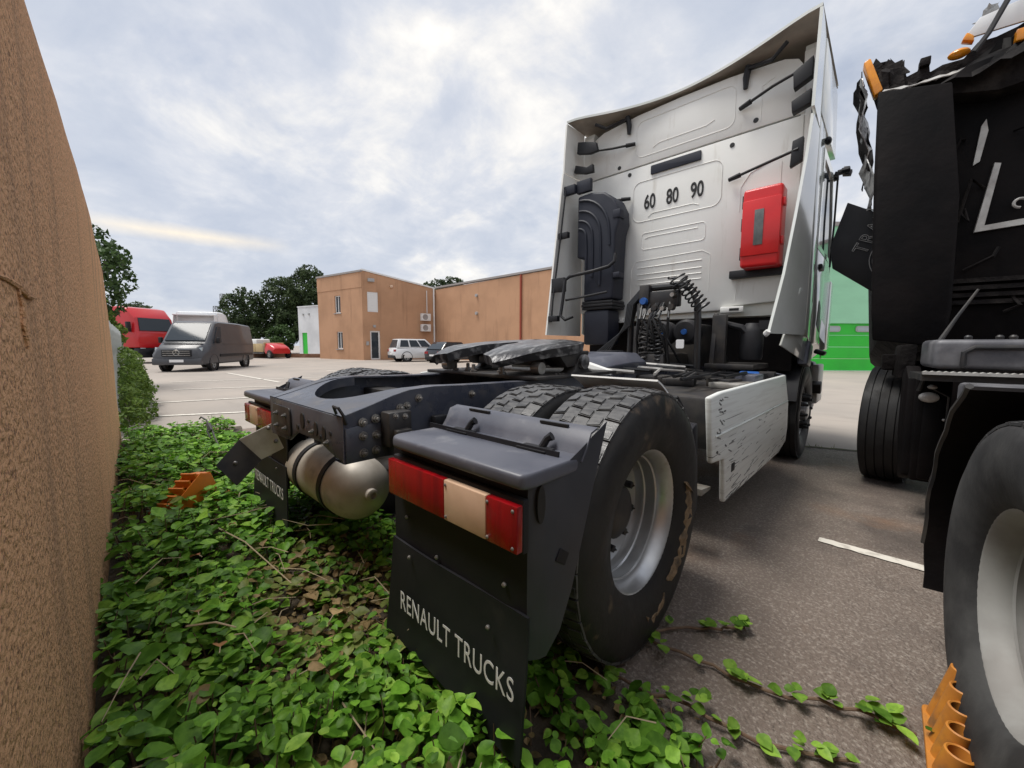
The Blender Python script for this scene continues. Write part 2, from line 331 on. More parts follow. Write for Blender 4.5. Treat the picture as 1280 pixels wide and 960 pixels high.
mat('leaf_red', (0.42, 0.16, 0.08), 0.7, c2=(0.5, 0.25, 0.13), scale=25)

# ------------------------------------------------------------------ setting: ground, yard, bays
rng = random.Random(7)
FWD = Vector((-math.sin(R(43.42)), math.cos(R(43.42)), 0)); RGT = Vector((math.cos(R(43.42)), math.sin(R(43.42)), 0))
def yard(d, l, z=0.0):            # metres ahead of and across the spot where the photographer stands
    p = CAM + FWD * d + RGT * l; return Vector((p.x, p.y, z))
g = MB(); g.add([(-400, -400, 0), (400, -400, 0), (400, 400, 0), (-400, 400, 0)], [(0, 1, 2, 3)])
struct(g.build('ground', 'concrete', sm=0))
bayp = [(-4.9, -1.25), (-4.6, 0.6), (-4.0, 2.9), (-1.0, 3.75), (1.143, 4.355), (1.778, 4.578), (4.5, 5.4), (9.0, 6.6), (9.0, -3.5), (-4.9, -3.0)]
g = MB(); g.add([(x, y, 0.004) for x, y in bayp], [tuple(range(len(bayp)))]); struct(g.build('asphalt_bay', 'asphalt', sm=0))
# tarred joint between asphalt and concrete
g = MB()
A = [Vector((-4.6, 0.6, 0.008)), Vector((-4.0, 2.9, 0.008)), Vector((-1.0, 3.75, 0.008)), Vector((1.143, 4.355, 0.008)), Vector((1.778, 4.578, 0.008)), Vector((4.5, 5.4, 0.008)), Vector((9, 6.6, 0.008))]
P = []
for i in range(len(A) - 1):
    for k in range(12): P.append(A[i].lerp(A[i + 1], k / 12))
P.append(A[-1])
g.strip([p + Vector((0.01, 0.03 + rng.uniform(0, 0.035), 0)) for p in P], [p - Vector((0.01, 0.02 + rng.uniform(0, 0.03), 0)) for p in P])
struct(g.build('pavement_joint', 'joint_tar', sm=0))
def line(a, b, w=0.1, z=0.010):
    a, b = Vector((*a, z)), Vector((*b, z)); t = (b - a).normalized(); n = Vector((-t.y, t.x, 0)) * w / 2
    k = MB(); N = 14; up = []; dn = []
    for i in range(N + 1):
        p = a.lerp(b, i / N); up.append(p + n * rng.uniform(0.85, 1.1)); dn.append(p - n * rng.uniform(0.85, 1.1))
    k.strip(up, dn); return struct(k.build('painted_line', 'line_paint', sm=0))
line((1.605, 1.60), (2.06, 1.585), 0.075)
for a, b in (((-7.1, -1.3), (-5.7, 1.6)), ((-8.9, -0.9), (-8.1, 2.4)), ((-11.6, 0.0), (-10.2, 3.4)), ((-14.3, 0.2), (-12.9, 5.2)), ((-18.0, 2.4), (-12.0, 2.6)), ((-17.0, 6.0), (-11.0, 6.6))): line(a, b, 0.11)
for l in (15.3, 16.4, 17.6): line(tuple(yard(19.0, l)[:2]), tuple(yard(19.0, l + 0.7)[:2]), 0.16)
# uneven soil bed at the foot of the wall
g = MB(); nx, ny = 70, 22
def bed(x, y):
    e = min(1.0, max(0.0, (x + 4.95) / 0.5), 1.0) * min(1.0, max(0.0, (1.9 - x) / 0.6))
    edge = -0.05 + 0.22 * mnoise.noise(Vector((x * 1.1, 3.0, 0))) - max(0, x - 1.0) * 0.55
    e *= min(1.0, max(0.0, (edge - y) / 0.3))
    return 0.006 + e * (0.03 + 0.035 * mnoise.noise(Vector((x * 2.2, y * 2.2, 0))))
vs = []
for j in range(ny + 1):
    for i in range(nx + 1):
        x = -4.95 + 6.9 * i / nx; edge = -0.05 + 0.22 * mnoise.noise(Vector((x * 1.1, 3.0, 0))) - max(0, x - 1.0) * 0.55
        y = -1.62 + (edge + 1.62) * j / ny
        vs.append((x, y, bed(x, y)))
g.add(vs, [(j * (nx + 1) + i, j * (nx + 1) + i + 1, (j + 1) * (nx + 1) + i + 1, (j + 1) * (nx + 1) + i) for j in range(ny) for i in range(nx)])
struct(g.build('soil_bed', 'soil', sm=60))

# rendered wall behind the lorries ----------------------------------
def wall_y(x): return -1.474 - 0.0508 * x
wt = thing('rendered_wall', 'rough orange rendered wall at the left edge behind the lorries', 'wall', (-0.5, wall_y(-0.5) - 0.1, 0))
g = MB(); top = [(4.5, 2.27), (3.0, 2.27), (1.0, 2.26), (-1.0, 2.25), (-2.0, 2.23), (-2.8, 2.12), (-3.5, 1.95), (-4.0, 1.80), (-4.3, 1.62), (-4.42, 1.35), (-4.48, 0.9), (-4.9, -0.1)]
NZ = 26; fr = []
for i, (x, zt) in enumerate(top): pass
xs = []
for i in range(len(top) - 1):
    for k in range(6): xs.append((top[i][0] + (top[i + 1][0] - top[i][0]) * k / 6, top[i][1] + (top[i + 1][1] - top[i][1]) * k / 6))
xs.append(top[-1])
vs = []; fs = []
for i, (x, zt) in enumerate(xs):
    for k in range(NZ + 1):
        z = -0.1 + (zt + 0.1) * k / NZ
        yy = wall_y(x) + 0.012 * mnoise.noise(Vector((x * 1.3, 0, z * 1.3)))
        if k == NZ: yy -= 0.02
        vs.append((x, yy, z + (0.012 * mnoise.noise(Vector((x * 9, 4, 0))) if k == NZ else 0)))
for i in range(len(xs) - 1):
    for k in range(NZ): fs.append((i * (NZ + 1) + k, i * (NZ + 1) + k + 1, (i + 1) * (NZ + 1) + k + 1, (i + 1) * (NZ + 1) + k))
b0 = len(vs)
for i, (x, zt) in enumerate(xs): vs.append((x, wall_y(x) - 0.24, zt)); vs.append((x, wall_y(x) - 0.24, -0.1))
for i in range(len(xs) - 1):
    a = b0 + 2 * i
    fs.append((a, a + 1, a + 3, a + 2)); fs.append((i * (NZ + 1) + NZ, a, a + 2, (i + 1) * (NZ + 1) + NZ))
wt.location = (0, 0, 0)
g.add(vs, fs); g.build('render_face', 'render_wall', wt, sm=50)
# cracked plaster ridges low on the near part of the wall
for pts in ([(0.78, 1.30), (0.70, 1.303), (0.60, 1.30), (0.50, 1.288), (0.40, 1.292)], [(.60, 1.30), (0.585, 1.26), (0.60, 1.225), (0.575, 1.18)]):
    g = MB(); g.tube([(x, wall_y(x) + 0.006, z) for x, z in pts], [0.003, 0.005, 0.006, 0.005, 0.003][:len(pts)], 6); g.build('plaster_crack', 'render_wall', wt)

# concrete paling fence that carries on beyond the wall
ft = thing('paling_fence', 'weathered pale fence of narrow upright slats beyond the wall end', 'fence', (-9, -1.05, 0))
g = MB(); g.b2(-0.04, 0.04, -0.02, 0.02, 0, 1.38); g.prism([(-0.04, 1.38), (0.04, 1.38), (0.0, 1.47)], 'y', -0.02, 0.02); pm = g.mesh('pale', 'fence_pale', sm=0)
for i in range(46): link('pale', pm, ft, (3.6 - i * 0.19, 0.02 * i * 0.5 - 0.2, 0.02 * math.sin(i * 1.9)), (0, 0.03 * math.sin(i * 2.7), 0.1))
for z in (0.35, 1.1):
    g = MB(); g.b2(-5.1, 3.7, -0.03, 0.03, z - 0.05, z + 0.05); o = g.build('rail', 'fence_pale', ft, loc=(0, -0.05, 0), rot=(0, 0, -0.052))

# ------------------------------------------------------------------ foliage helpers
def leaf_cloud(g, blobs, n, size, cols, rnd, flat=0.3, twig=0.0):
    tot = sum(b[1][0] * b[1][1] * b[1][2] for b in blobs); vs = g.v; fs = g.f
    for c, r in blobs:
        k = int(n * r[0] * r[1] * r[2] / tot)
        for _ in range(k):
            while True:
                p = Vector((rnd.uniform(-1, 1), rnd.uniform(-1, 1), rnd.uniform(-1, 1)))
                if 0.02 < p.length < 1: break
            p = p.normalized() * (p.length ** 0.45)
            q = Vector((p.x * r[0], p.y * r[1], p.z * r[2])) + Vector(c)
            d = mnoise.noise(q * (1.1 / max(size * 6, 0.25)))
            if d < -0.12: continue
            q += p * d * 0.35 * min(r)
            s = size * rnd.uniform(0.6, 1.4)
            nrm = (p + Vector((rnd.gauss(0, .7), rnd.gauss(0, .7), rnd.gauss(0.3, .7)))).normalized()
            u = nrm.cross(Vector((rnd.gauss(0, 1), rnd.gauss(0, 1), rnd.gauss(0, 1)))).normalized(); w = nrm.cross(u)
            o = len(vs)
            a, b = u * s, w * s * 0.55
            vs += [tuple(q - a), tuple(q + b - nrm * s * flat), tuple(q + a), tuple(q - b - nrm * s * flat)]
            fs.append((o, o + 1, o + 2, o + 3)); g.mi.append(0)
            cc = cols[0].lerp(cols[1], min(1, max(0, 0.5 + d * 1.2 + rnd.uniform(-0.35, 0.35)))) * rnd.uniform(0.8, 1.2)
            g.cols += [tuple(cc)] * 4
def tree(name, label, base, blobs, n, size, cols, trunk_r, trunk_h, seed, group=None, cat='tree'):
    rnd = random.Random(seed); t = thing(name, label, cat, base, 0, group)
    g = MB(); P = [(0.1 * math.sin(i * 1.3 + seed), 0.1 * math.cos(i * 1.7 + seed) - 0.1, trunk_h * i / 6) for i in range(7)]
    g.tube(P, [trunk_r * (1 - 0.1 * i) for i in range(7)], 8)
    for c, r in blobs:
        e = Vector(c); s0 = Vector(P[rnd.randint(3, 6)]); m = s0.lerp(e, 0.5) + Vector((0, 0, 0.1 * r[2]))
        g.tube([s0, m, e, e + Vector((rnd.uniform(-.4, .4) * r[0], rnd.uniform(-.4, .4) * r[1], r[2] * 0.5))], [trunk_r * 0.45, trunk_r * 0.32, trunk_r * 0.2, trunk_r * 0.06], 6)
    g.build('trunk', 'bark', t, fix=False)
    c = MB(); leaf_cloud(c, blobs, n, size, cols, rnd); c.build('crown', 'leaf_tree', t, sm=0, fix=False)
    return t
DK = (Vector((0.020, 0.038, 0.016)), Vector((0.080, 0.115, 0.045)))
MD = (Vector((0.022, 0.045, 0.014)), Vector((0.075, 0.13, 0.04)))
YG = (Vector((0.05, 0.10, 0.015)), Vector((0.16, 0.24, 0.04)))
def blobset(rnd, w, d, z0, z1, k, rs):
    return [((rnd.uniform(-w, w), rnd.uniform(-d, d), rnd.uniform(z0, z1)), (rs * rnd.uniform(.7, 1.25), rs * rnd.uniform(.7, 1.25), rs * rnd.uniform(.6, 1.0))) for _ in range(k)]
br = random.Random(3)
tree('broadleaf_tree', 'dark tree nearest the grey van with a low ragged crown', yard(52, -34.8), [((0, 0, 5.2), (2.6, 2.6, 2.4)), ((1.5, 0, 3.4), (2.2, 2, 2.0)), ((-2, .5, 3.2), (2, 2, 1.9)), ((.8, 0, 7.0), (1.6, 1.6, 1.3))], 8500, 0.2, DK, 0.25, 4.5, 1, 'trees behind the yard')
tree('broadleaf_tree', 'tall dark tree in the middle of the clump behind the yard', yard(54, -31.0), [((0, 0, 6.8), (2.8, 2.6, 2.8)), ((-1.6, 0, 5), (2.3, 2, 2.2)), ((1.6, .5, 4.5), (2.3, 2, 2.4)), ((.4, 0, 8.8), (1.6, 1.6, 1.4)), ((0, 0, 2.8), (3.0, 2.2, 1.8))], 10500, 0.2, DK, 0.3, 6, 2, 'trees behind the yard')
tree('broadleaf_tree', 'tallest dark tree directly left of the orange office building', yard(53, -26.8), [((0, 0, 8.2), (2.8, 2.6, 2.6)), ((-1.8, 0, 6.0), (2.4, 2, 2.4)), ((1.6, .5, 6.2), (2.5, 2, 2.4)), ((.6, 0, 10.0), (1.8, 1.6, 1.4)), ((-.4, 0, 3.6), (3.2, 2.2, 2.2))], 12000, 0.2, DK, 0.3, 7, 3, 'trees behind the yard')
tree('leafy_bush', 'lighter green bush at the foot of the dark trees', yard(50, -29.0), [((0, 0, 1.8), (2.0, 1.6, 1.7)), ((-1.4, 0, 1.2), (1.4, 1.4, 1.2))], 2500, 0.22, MD, 0.1, 1.5, 4, cat='bush')
tree('broadleaf_tree', 'tree top showing above the office roof beside the white downpipe', yard(60, -11.4), [((0, 0, 9.6), (1.9, 1.8, 1.3)), ((-1.5, 0, 9.0), (1.3, 1.3, .9)), ((1.2, 0, 8.6), (1.6, 1.5, 1.1)), ((0, 0, 7.4), (2.4, 2, 1.6))], 5500, 0.18, DK, 0.25, 7.5, 5, 'tree tops above the office roof')
tree('broadleaf_tree', 'smaller tree top above the low end of the warehouse roof', yard(60, -8.9), [((0, 0, 10.3), (1.7, 1.6, 1.0)), ((-1.0, 0, 9.6), (1.4, 1.3, .9)), ((.6, 0, 8.4), (2.0, 1.6, 1.4))], 4200, 0.18, DK, 0.25, 7, 6, 'tree tops above the office roof')
tree('broadleaf_tree', 'low dark tree line clump above the parked red lorry cab', yard(48, -45.0), [((0, 0, 4.4), (2.6, 2, 1.5)), ((2.6, 0, 4.2), (1.8, 1.6, 1.3)), ((-2.8, 0, 4.6), (2.6, 2, 1.6)), ((0, 0, 2.4), (3.6, 2, 2.0))], 6500, 0.19, DK, 0.2, 3.5, 8)
tree('overhanging_tree', 'leafy tree overhanging the fence just past the wall end', yard(10.6, -11.0), [((0.0, 0, 3.5), (0.75, 0.7, 0.62)), ((0.35, 0.1, 2.9), (0.62, 0.6, 0.55)), ((-.5, 0, 3.0), (0.8, 0.8, 0.8)), ((0.7, .25, 3.3), (0.5, .4, 0.28)), ((0.1, .1, 2.3), (0.5, 0.5, 0.5)), ((-.2, 0, 3.9), (.5, .5, .4))], 3600, 0.075, MD, 0.07, 2.6, 9)
tree('hedge_plant', 'yellow green shrub growing through the fence under the tree', yard(9.6, -9.95), [((0, 0, 1.9), (0.28, 0.3, 0.42)), ((.1, 0.1, 1.45), (0.36, 0.36, 0.35))], 1500, 0.06, YG, 0.03, 1.2, 10, cat='shrub')
tree('weed_bush', 'bright green weeds growing at the foot of the paling fence', (-6.6, -1.12, 0), [((0, 0, 0.40), (0.45, 0.2, 0.45)), ((.55, .02, 0.28), (0.4, 0.2, 0.30)), ((-.6, .1, 0.5), (0.4, 0.22, 0.55)), ((-1.1, .08, .8), (.25, .16, .35)), ((-1.7, .16, 0.4), (0.6, 0.28, 0.5)), ((1.2, 0, .16), (.4, .2, .2)), ((-.2, .18, .2), (.5, .22, .24)), ((-2.7, .2, .5), (.7, .26, .6)), ((-2.0, .3, .25), (.5, .25, .3))], 11000, 0.032, YG, 0.02, 0.6, 11, cat='weeds')

# ------------------------------------------------------------------ buildings
def facade(name, m, parent, P0, P1, h0, h1, ops, th=0.3):
    P0, P1 = Vector(P0), Vector(P1); L = (P1 - P0).length; ex = (P1 - P0).normalized(); en = Vector((ex.y, -ex.x, 0))
    T = Matrix((ex, -en, Vector((0, 0, 1)))).transposed().to_4x4(); T.translation = P0
    us = sorted({0.0, L} | {x for o in ops for x in o[:2]}); zs = sorted({0.0} | {x for o in ops for x in o[2:]}) + [None]
    g = MB(); g.T = T
    def H(u): return h0 + (h1 - h0) * u / L
    for i in range(len(us) - 1):
        for k in range(len(zs) - 1):
            u0, u1, z0, z1 = us[i], us[i + 1], zs[k], zs[k + 1]
            um, zm = (u0 + u1) / 2, (z0 + (z1 or z0 + 0.2)) / 2
            if z1 is not None and any(o[0] <= um <= o[1] and o[2] <= zm <= o[3] for o in ops): continue
            za, zb = (z1, z1) if z1 is not None else (H(u0), H(u1))
            g.hexa([(u0, 0, z0), (u1, 0, z0), (u1, th, z0), (u0, th, z0), (u0, 0, za), (u1, 0, zb), (u1, th, zb), (u0, th, za)])
    g.build(name, m, parent, sm=0); return T
def window(parent, T, u0, u1, z0, z1, pane='glass', frame='white_trim', mull=1, sill=True, inset=0.12, fw=0.07):
    g = MB(); g.T = T
    g.b2(u0, u0 + fw, inset - 0.04, inset + 0.04, z0, z1); g.b2(u1 - fw, u1, inset - 0.04, inset + 0.04, z0, z1)
    g.b2(u0 + fw, u1 - fw, inset - 0.04, inset + 0.04, z0, z0 + fw); g.b2(u0 + fw, u1 - fw, inset - 0.04, inset + 0.04, z1 - fw, z1)
    for i in range(mull): u = u0 + (u1 - u0) * (i + 1) / (mull + 1); g.b2(u - 0.03, u + 0.03, inset - 0.035, inset + 0.035, z0 + fw, z1 - fw)
    f = g.build('window', frame, parent, sm=0)
    g = MB(); g.T = T; g.b2(u0 + 0.02, u1 - 0.02, inset + 0.01, inset + 0.02, z0 + 0.02, z1 - 0.02); g.build('pane', pane, f, sm=0)
    if sill: g = MB(); g.T = T; g.b2(u0 - 0.1, u1 + 0.1, -0.07, 0.1, z0 - 0.07, z0 - 0.003); g.build('sill', 'roof_edge', f, sm=0)
    return f
A, B, C1 = yard(34.4, -16.6), yard(31, -11.56), yard(35, -6.7)
ob = thing('office_building', 'two-storey orange office building with white framed windows and glazed door', 'building', yard(34, -11.5))
obl = ob.location.copy(); ob.location = (0, 0, 0)
T1 = facade('wall', 'facade_orange', ob, A, B, 6.75, 6.85, [(2.45, 3.25, 3.75, 5.15), (2.6, 3.4, 0.85, 2.25)])
window(ob, T1, 2.45, 3.25, 3.75, 5.15); window(ob, T1, 2.6, 3.4, 0.85, 2.25)
T2 = facade('wall', 'facade_orange', ob, B, C1, 6.85, 6.0, [(0.4, 1.25, 3.75, 5.3), (0.55, 1.35, 0.02, 2.3)])
g = MB(); g.T = T2; g.b2(0.40, 1.25, 0.05, 0.12, 3.75, 5.3)
sh = g.build('roller_shutter', 'white_trim', ob, sm=0)
for k in range(12):
    g = MB(); g.T = T2; g.b2(0.43, 1.22, 0.035, 0.05, 3.78 + k * 0.125, 3.885 + k * 0.125); g.build('slat', 'white_trim', sh, sm=0)
window(ob, T2, 0.55, 1.35, 0.02, 2.3, mull=0, sill=False, fw=0.12).name = 'glazed_door'
g = MB(); g.T = T1; g.b2(-0.05, 6.1, -0.08, 0.35, 6.76, 6.9); g.build('parapet', 'roof_edge', ob, sm=0)
g = MB(); g.T = T1; g.b2(0.0, 6.08, -0.025, 0.0, 5.6, 6.74); g.build('fascia_band', 'facade_orange', ob, sm=0)
g = MB(); g.T = T2; L2 = (C1 - B).length
g.hexa([(0, -0.06, 6.86), (L2, -0.06, 6.01), (L2, .35, 6.01), (0, .35, 6.86), (0, -0.06, 6.98), (L2, -0.06, 6.13), (L2, .35, 6.13), (0, .35, 6.98)]); g.build('parapet', 'white_trim', ob, sm=0)
g = MB(); E = yard(41, -12.0); g.add([A + Vector((0, 0, 6.5)), B + Vector((0, 0, 6.5)), C1 + Vector((0, 0, 5.7)), E + Vector((0, 0, 6.2))], [(0, 1, 2, 3)]); g.build('roof', 'roof_edge', ob, sm=0)
E2 = yard(40, -18.5); facade('wall', 'facade_orange', ob, E2, A, 6.7, 6.75, [])
def aircon(u, z):
    g = MB(); g.T = T2; g.b2(u - 0.42, u + 0.42, -0.36, -0.04, z - 0.3, z + 0.3); a = g.build('air_conditioner', 'white_trim', ob, sm=0, bev=0.02)
    g = MB(); g.T = T2; g.lathe([(-0.362, 0.0), (-0.362, 0.2), (-0.375, 0.22), (-0.375, 0.24), (-0.361, 0.24)], (u - 0.1, 0, z), 'y', 20); g.build('fan_grille', 'roof_edge', a)
aircon(5.25, 3.55); aircon(5.25, 2.65)
for u, r, m, z1 in ((6.12, 0.07, 'white_trim', 6.0), (5.45, 0.035, 'white_trim', 5.8)):
    g = MB(); g.T = T2; g.tube([(u, -0.09, 0.1 if r > .05 else 3.9), (u, -0.09, z1)], r, 8); g.build('downpipe', m, ob)
g = MB(); g.T = T2; g.b2(0.45, 0.95, -0.22, 0.0, 6.05, 6.3); g.build('floodlight', 'grey_trim', ob, sm=0, bev=0.03)
g = MB(); g.T = T2; g.sphere((2.35, -0.05, 5.85), 0.14); g.build('alarm_lamp', 'lens_cream', ob)
g = MB(); g.T = T2; g.b2(0.80, 1.0, -0.12, 0.0, 2.55, 2.75); g.build('door_lamp', 'grey_trim', ob, sm=0, bev=0.02)
g = MB(); g.T = T2; g.b2(0.22, 0.42, -0.12, 0.0, 1.15, 1.45); g.build('letter_box', 'grey_trim', ob, sm=0, bev=0.02)
ob.location = (0, 0, 0)

D2 = yard(21.5, 6.9)
wh = thing('warehouse', 'long plain orange warehouse running from the office to the white lorry cab', 'building')
T3 = facade('wall', 'facade_orange', wh, C1 + (D2 - C1).normalized() * 0.02, D2, 5.95, 6.05, [])
LW = (D2 - C1).length
g = MB(); g.T = T3; g.b2(0.05, LW, -0.05, 0.3, 6.06, 6.2); g.build('parapet', 'roof_edge', wh, sm=0)
g = MB(); g.T = T3; g.tube([(10.3, -0.08, 0.1), (10.3, -0.08, 6.0)], 0.07, 8); g.build('downpipe', 'red_pipe', wh)
for u, z in ((5.6, 5.0), (5.6, 3.65)):
    g = MB(); g.T = T3; g.tube([(u, 0.02, z), (u, -0.14, z)], 0.12, 10); g.build('vent_stub', 'grey_trim', wh)
E3 = yard(36, 8); g = MB(); g.add([C1 + Vector((0, 0, 5.9)), D2 + Vector((0, 0, 5.9)), E3 + Vector((0, 0, 5.9)), yard(45, -2, 5.9)], [(0, 1, 2, 3)]); g.build('roof', 'roof_edge', wh, sm=0)

wb = thing('white_building', 'small white flat-roofed building with green door left of the orange office', 'building')
WA, WB = yard(45, -24.0), yard(43.2, -20.8)
T4 = facade('wall', 'facade_white', wb, WA, WB, 5.3, 5.3, [(0.6, 1.5, 0.02, 2.5)])
facade('wall', 'facade_white', wb, yard(52, -24.2), WA, 5.3, 5.3, [])
g = MB(); g.T = T4; g.b2(0.6, 1.5, 0.08, 0.14, 0.02, 2.5); g.build('door', 'door_green', wb, sm=0)
g = MB(); g.T = T4; g.b2(-0.05, 3.7, -0.05, 0.3, 5.303, 5.42); g.build('parapet', 'facade_white', wb, sm=0)
for u in (1.9, 0.9):
    g = MB(); g.T = T4; g.b2(u, u + 0.2, -0.1, 0.0, 4.4, 4.6); g.build('wall_lamp', 'grey_trim', wb, sm=0)
lw = thing('low_wall', 'low reddish brown kerb wall in front of the beige lorry body', 'wall')
g = MB(); g.T = Matrix.Translation(yard(36.5, -20.6)) @ Matrix.Rotation(R(43.4), 4, 'Z'); g.b2(-3.4, 3.4, -0.2, 0.2, 0, 0.35); g.build('kerb_wall', 'rust_brown', lw, sm=0)

gb = thing('mint_warehouse', 'pale green warehouse with bright green sectional doors behind the white lorry cab', 'building')
GA, GB = yard(19.9, 12.9), yard(19.7, 27.5)
dpos = [(2.0 + i * 4.35, 5.75 + i * 4.35) for i in range(3)]
T5 = facade('wall', 'facade_mint', gb, GA, GB, 7.0, 7.0, [(a, b, 0.01, 2.35) for a, b in dpos])
for a, b in dpos:
    for k in range(4):
        g = MB(); g.T = T5; g.b2(a + 0.02, b - 0.02, 0.1, 0.16, 0.02 + k * 0.585, 0.595 + k * 0.585); p = g.build('door_panel', 'door_green', gb, sm=0, bev=0.008)
        if k == 3:
            for q in range(2):
                u0 = a + 0.42 + q * 1.75; z0 = 1.93
                g = MB(); g.T = T5; g.prism(rrect(u0, u0 + 1.0, z0, z0 + 0.30, 0.12), 'y', 0.06, 0.099); g.build('window_frame', 'grey_trim', p)
                g = MB(); g.T = T5; g.prism(rrect(u0 + 0.06, u0 + 0.94, z0 + 0.05, z0 + 0.25, 0.09), 'y', 0.05, 0.0595); g.build('pane', 'glass_pale', p)
g = MB(); g.T = T5; g.b2(-0.05, 14.6, -0.06, 0.3, 7.003, 7.2); g.build('parapet', 'roof_edge', gb, sm=0)

# lattice masts
def mast(d, l, h, lab):
    t = thing('lattice_mast', lab, 'mast', yard(d, l), 0.4, 'thin lattice masts beyond the yard'); w = 0.45
    for sx, sy in ((-1, -1), (1, -1), (1, 1), (-1, 1)):
        g = MB(); g.tube([(sx * w, sy * w, 0), (sx * w * .6, sy * w * .6, h)], 0.05, 5); g.build('leg', 'pylon_steel', t)
    n = 9; g = MB()
    for k in range(n):
        z0, z1 = h * k / n, h * (k + 1) / n; a, b = w * (1 - .4 * k / n), w * (1 - .4 * (k + 1) / n)
        for (x0, y0), (x1, y1) in (((-1, -1), (1, -1)), ((1, -1), (1, 1)), ((1, 1), (-1, 1)), ((-1, 1), (-1, -1))):
            g.tube([(x0 * a, y0 * a, z0), (x1 * b, y1 * b, z1)], 0.035, 4); g.tube([(x0 * b, y0 * b, z1), (x1 * b, y1 * b, z1)], 0.035, 4)
    g.build('bracing', 'pylon_steel', t)
mast(60, -43.0, 8.6, 'taller thin lattice mast rising left of the dark trees'); mast(62, -45.6, 7.0, 'shorter thin lattice mast left of the taller one')

# ------------------------------------------------------------------ vehicles parked far off
def loft(g, rings):
    n = len(rings[0]); vs = [p for r in rings for p in r]
    fs = [(i * n + j, i * n + (j + 1) % n, (i + 1) * n + (j + 1) % n, (i + 1) * n + j) for i in range(len(rings) - 1) for j in range(n)]
    fs += [tuple(range(n)), tuple((len(rings) - 1) * n + j for j in range(n))]
    g.add(vs, fs); return g
def body_ring(y, zb, zm, zt, wb, wm, wt, c=0.06):
    h = [(wb - c, zb), (wb, zb + c), (wm, zm), (wt, zt - c), (wt - c * 1.6, zt)]
    return [(x, y, z) for x, z in h] + [(-x, y, z) for x, z in reversed(h)]
def road_wheel(parent, x, y, r, w, rim='rim_grey', out=1):
    o = link('wheel', None, parent, (x, y, r)); o.empty_display_size = 0.1
    g = MB(); g.lathe([(-w / 2, r * .62), (-w / 2, r * .92), (-w * .4, r), (w * .4, r), (w / 2, r * .92), (w / 2, r * .62)], n=28, closed=True); g.build('tyre', 'tyre', o)
    g = MB(); s = out; g.lathe([(s * w * .42, r * .63), (s * w * .36, r * .55), (s * w * .2, r * .5), (s * w * .2, r * .2), (s * w * .3, r * .16), (s * w * .3, 0)], n=28)
    for k in range(5):
        a = 2 * PI * k / 5; g.tube([(s * w * .3, 0.1 * r * math.cos(a), 0.1 * r * math.sin(a)), (s * w * .36, .56 * r * math.cos(a), .56 * r * math.sin(a))], r * .09, 6)
    g.build('rim', rim, o); return o
def panes(parent, name, quads, m, off=0.006):
    for q in quads:
        q = [Vector(p) for p in q]; n = (q[1] - q[0]).cross(q[3] - q[0]).normalized() * off
        g = MB(); g.hexa([p - n * 2 for p in q] + [p + n for p in q]); g.build(name, m, parent, sm=0)
def place(t, front_d, front_l, back_d, back_l):
    f, b = yard(front_d, front_l), yard(back_d, back_l); c = (f + b) / 2; d = (f - b)
    t.location = c; t.rotation_euler = (0, 0, math.atan2(-d.x, d.y)); return d.length

# grey delivery van
v = thing('delivery_van', 'dark grey panel van facing the camera at the left of the yard', 'van'); place(v, 16.9, -14.2, 21.9, -15.3)
g = MB(); st = [(-2.62, .5, 1.2, 2.1, .9, .93, .80), (-2.56, .36, 1.2, 2.2, .95, .97, .84), (-1, .3, 1.2, 2.25, .97, 1.0, .86), (.9, .3, 1.2, 2.24, .97, 1.0, .86), (1.2, .3, 1.2, 2.17, .97, 1.0, .85),
  (1.95, .3, 1.1, 1.30, .97, .99, .88), (2.05, .3, .9, 1.22, .97, .98, .84), (2.5, .3, .75, 1.06, .93, .95, .78), (2.62, .33, .6, .92, .84, .88, .70)]
loft(g, [body_ring(*s) for s in st]); g.build('body', 'van_grey', v, sm=40, fix=True)
panes(v, 'windscreen', [[(-.76, 1.93, 1.33), (.76, 1.93, 1.33), (.72, 1.24, 2.10), (-.72, 1.24, 2.10)]], 'glass', 0.02)
for s in (-1, 1):
    q = [(s * 1.0, 1.05, 1.28), (s * .985, 1.72, 1.25), (s * .90, 1.14, 1.98), (s * .90, .82, 2.0)]
    panes(v, 'side_window', [q if s > 0 else [q[1], q[0], q[3], q[2]]], 'glass', 0.012)
    g = MB(); g.box((s * 1.12, 1.58, 1.36), (.14, .14, .26)); g.build('wing_mirror', 'black_plastic', v, bev=.03)
    g = MB(); g.hexa([(s * .58, 2.60, .80), (s * .86, 2.50, .82), (s * .86, 2.40, .82), (s * .58, 2.45, .8), (s * .58, 2.57, .98), (s * .88, 2.44, 1.05), (s * .88, 2.36, 1.05), (s * .58, 2.44, .98)]); g.build('headlamp', 'glass_pale', v, bev=.015)
    for y in (1.72, -1.55): road_wheel(v, s * .86, y, .33, .2, 'rim_grey', s)
    for y in (1.72, -1.55):
        g = MB(); g.lathe([(s * .905, .0), (s * .905, .40), (s * .985, .40), (s * .985, .385), (s * .915, .385)], (0, y, .35), n=24); g.build('wheel_arch', 'black_plastic', v)
    g = MB(); g.b2(s * .985, s * 1.015, -2.3, 1.2, .62, .74); g.build('side_moulding', 'black_plastic', v, bev=.01)
    g = MB(); g.b2(s * .99, s * 1.012, -2.3, .9, 1.19, 1.215); g.build('body_crease', 'van_grey', v)
g = MB(); g.b2(-.55, .55, 2.56, 2.66, .66, .95); gr = g.build('grille', 'black_plastic', v, bev=.02)
for k in range(3): g = MB(); g.b2(-.5, .5, 2.66, 2.675, .70 + k * .09, .72 + k * .09); g.build('grille_bar', 'steel', gr)
g = MB(); g.lathe([(2.68, .10), (2.69, .12), (2.68, .13)], (0, 0, .82), 'y', 20, closed=True)
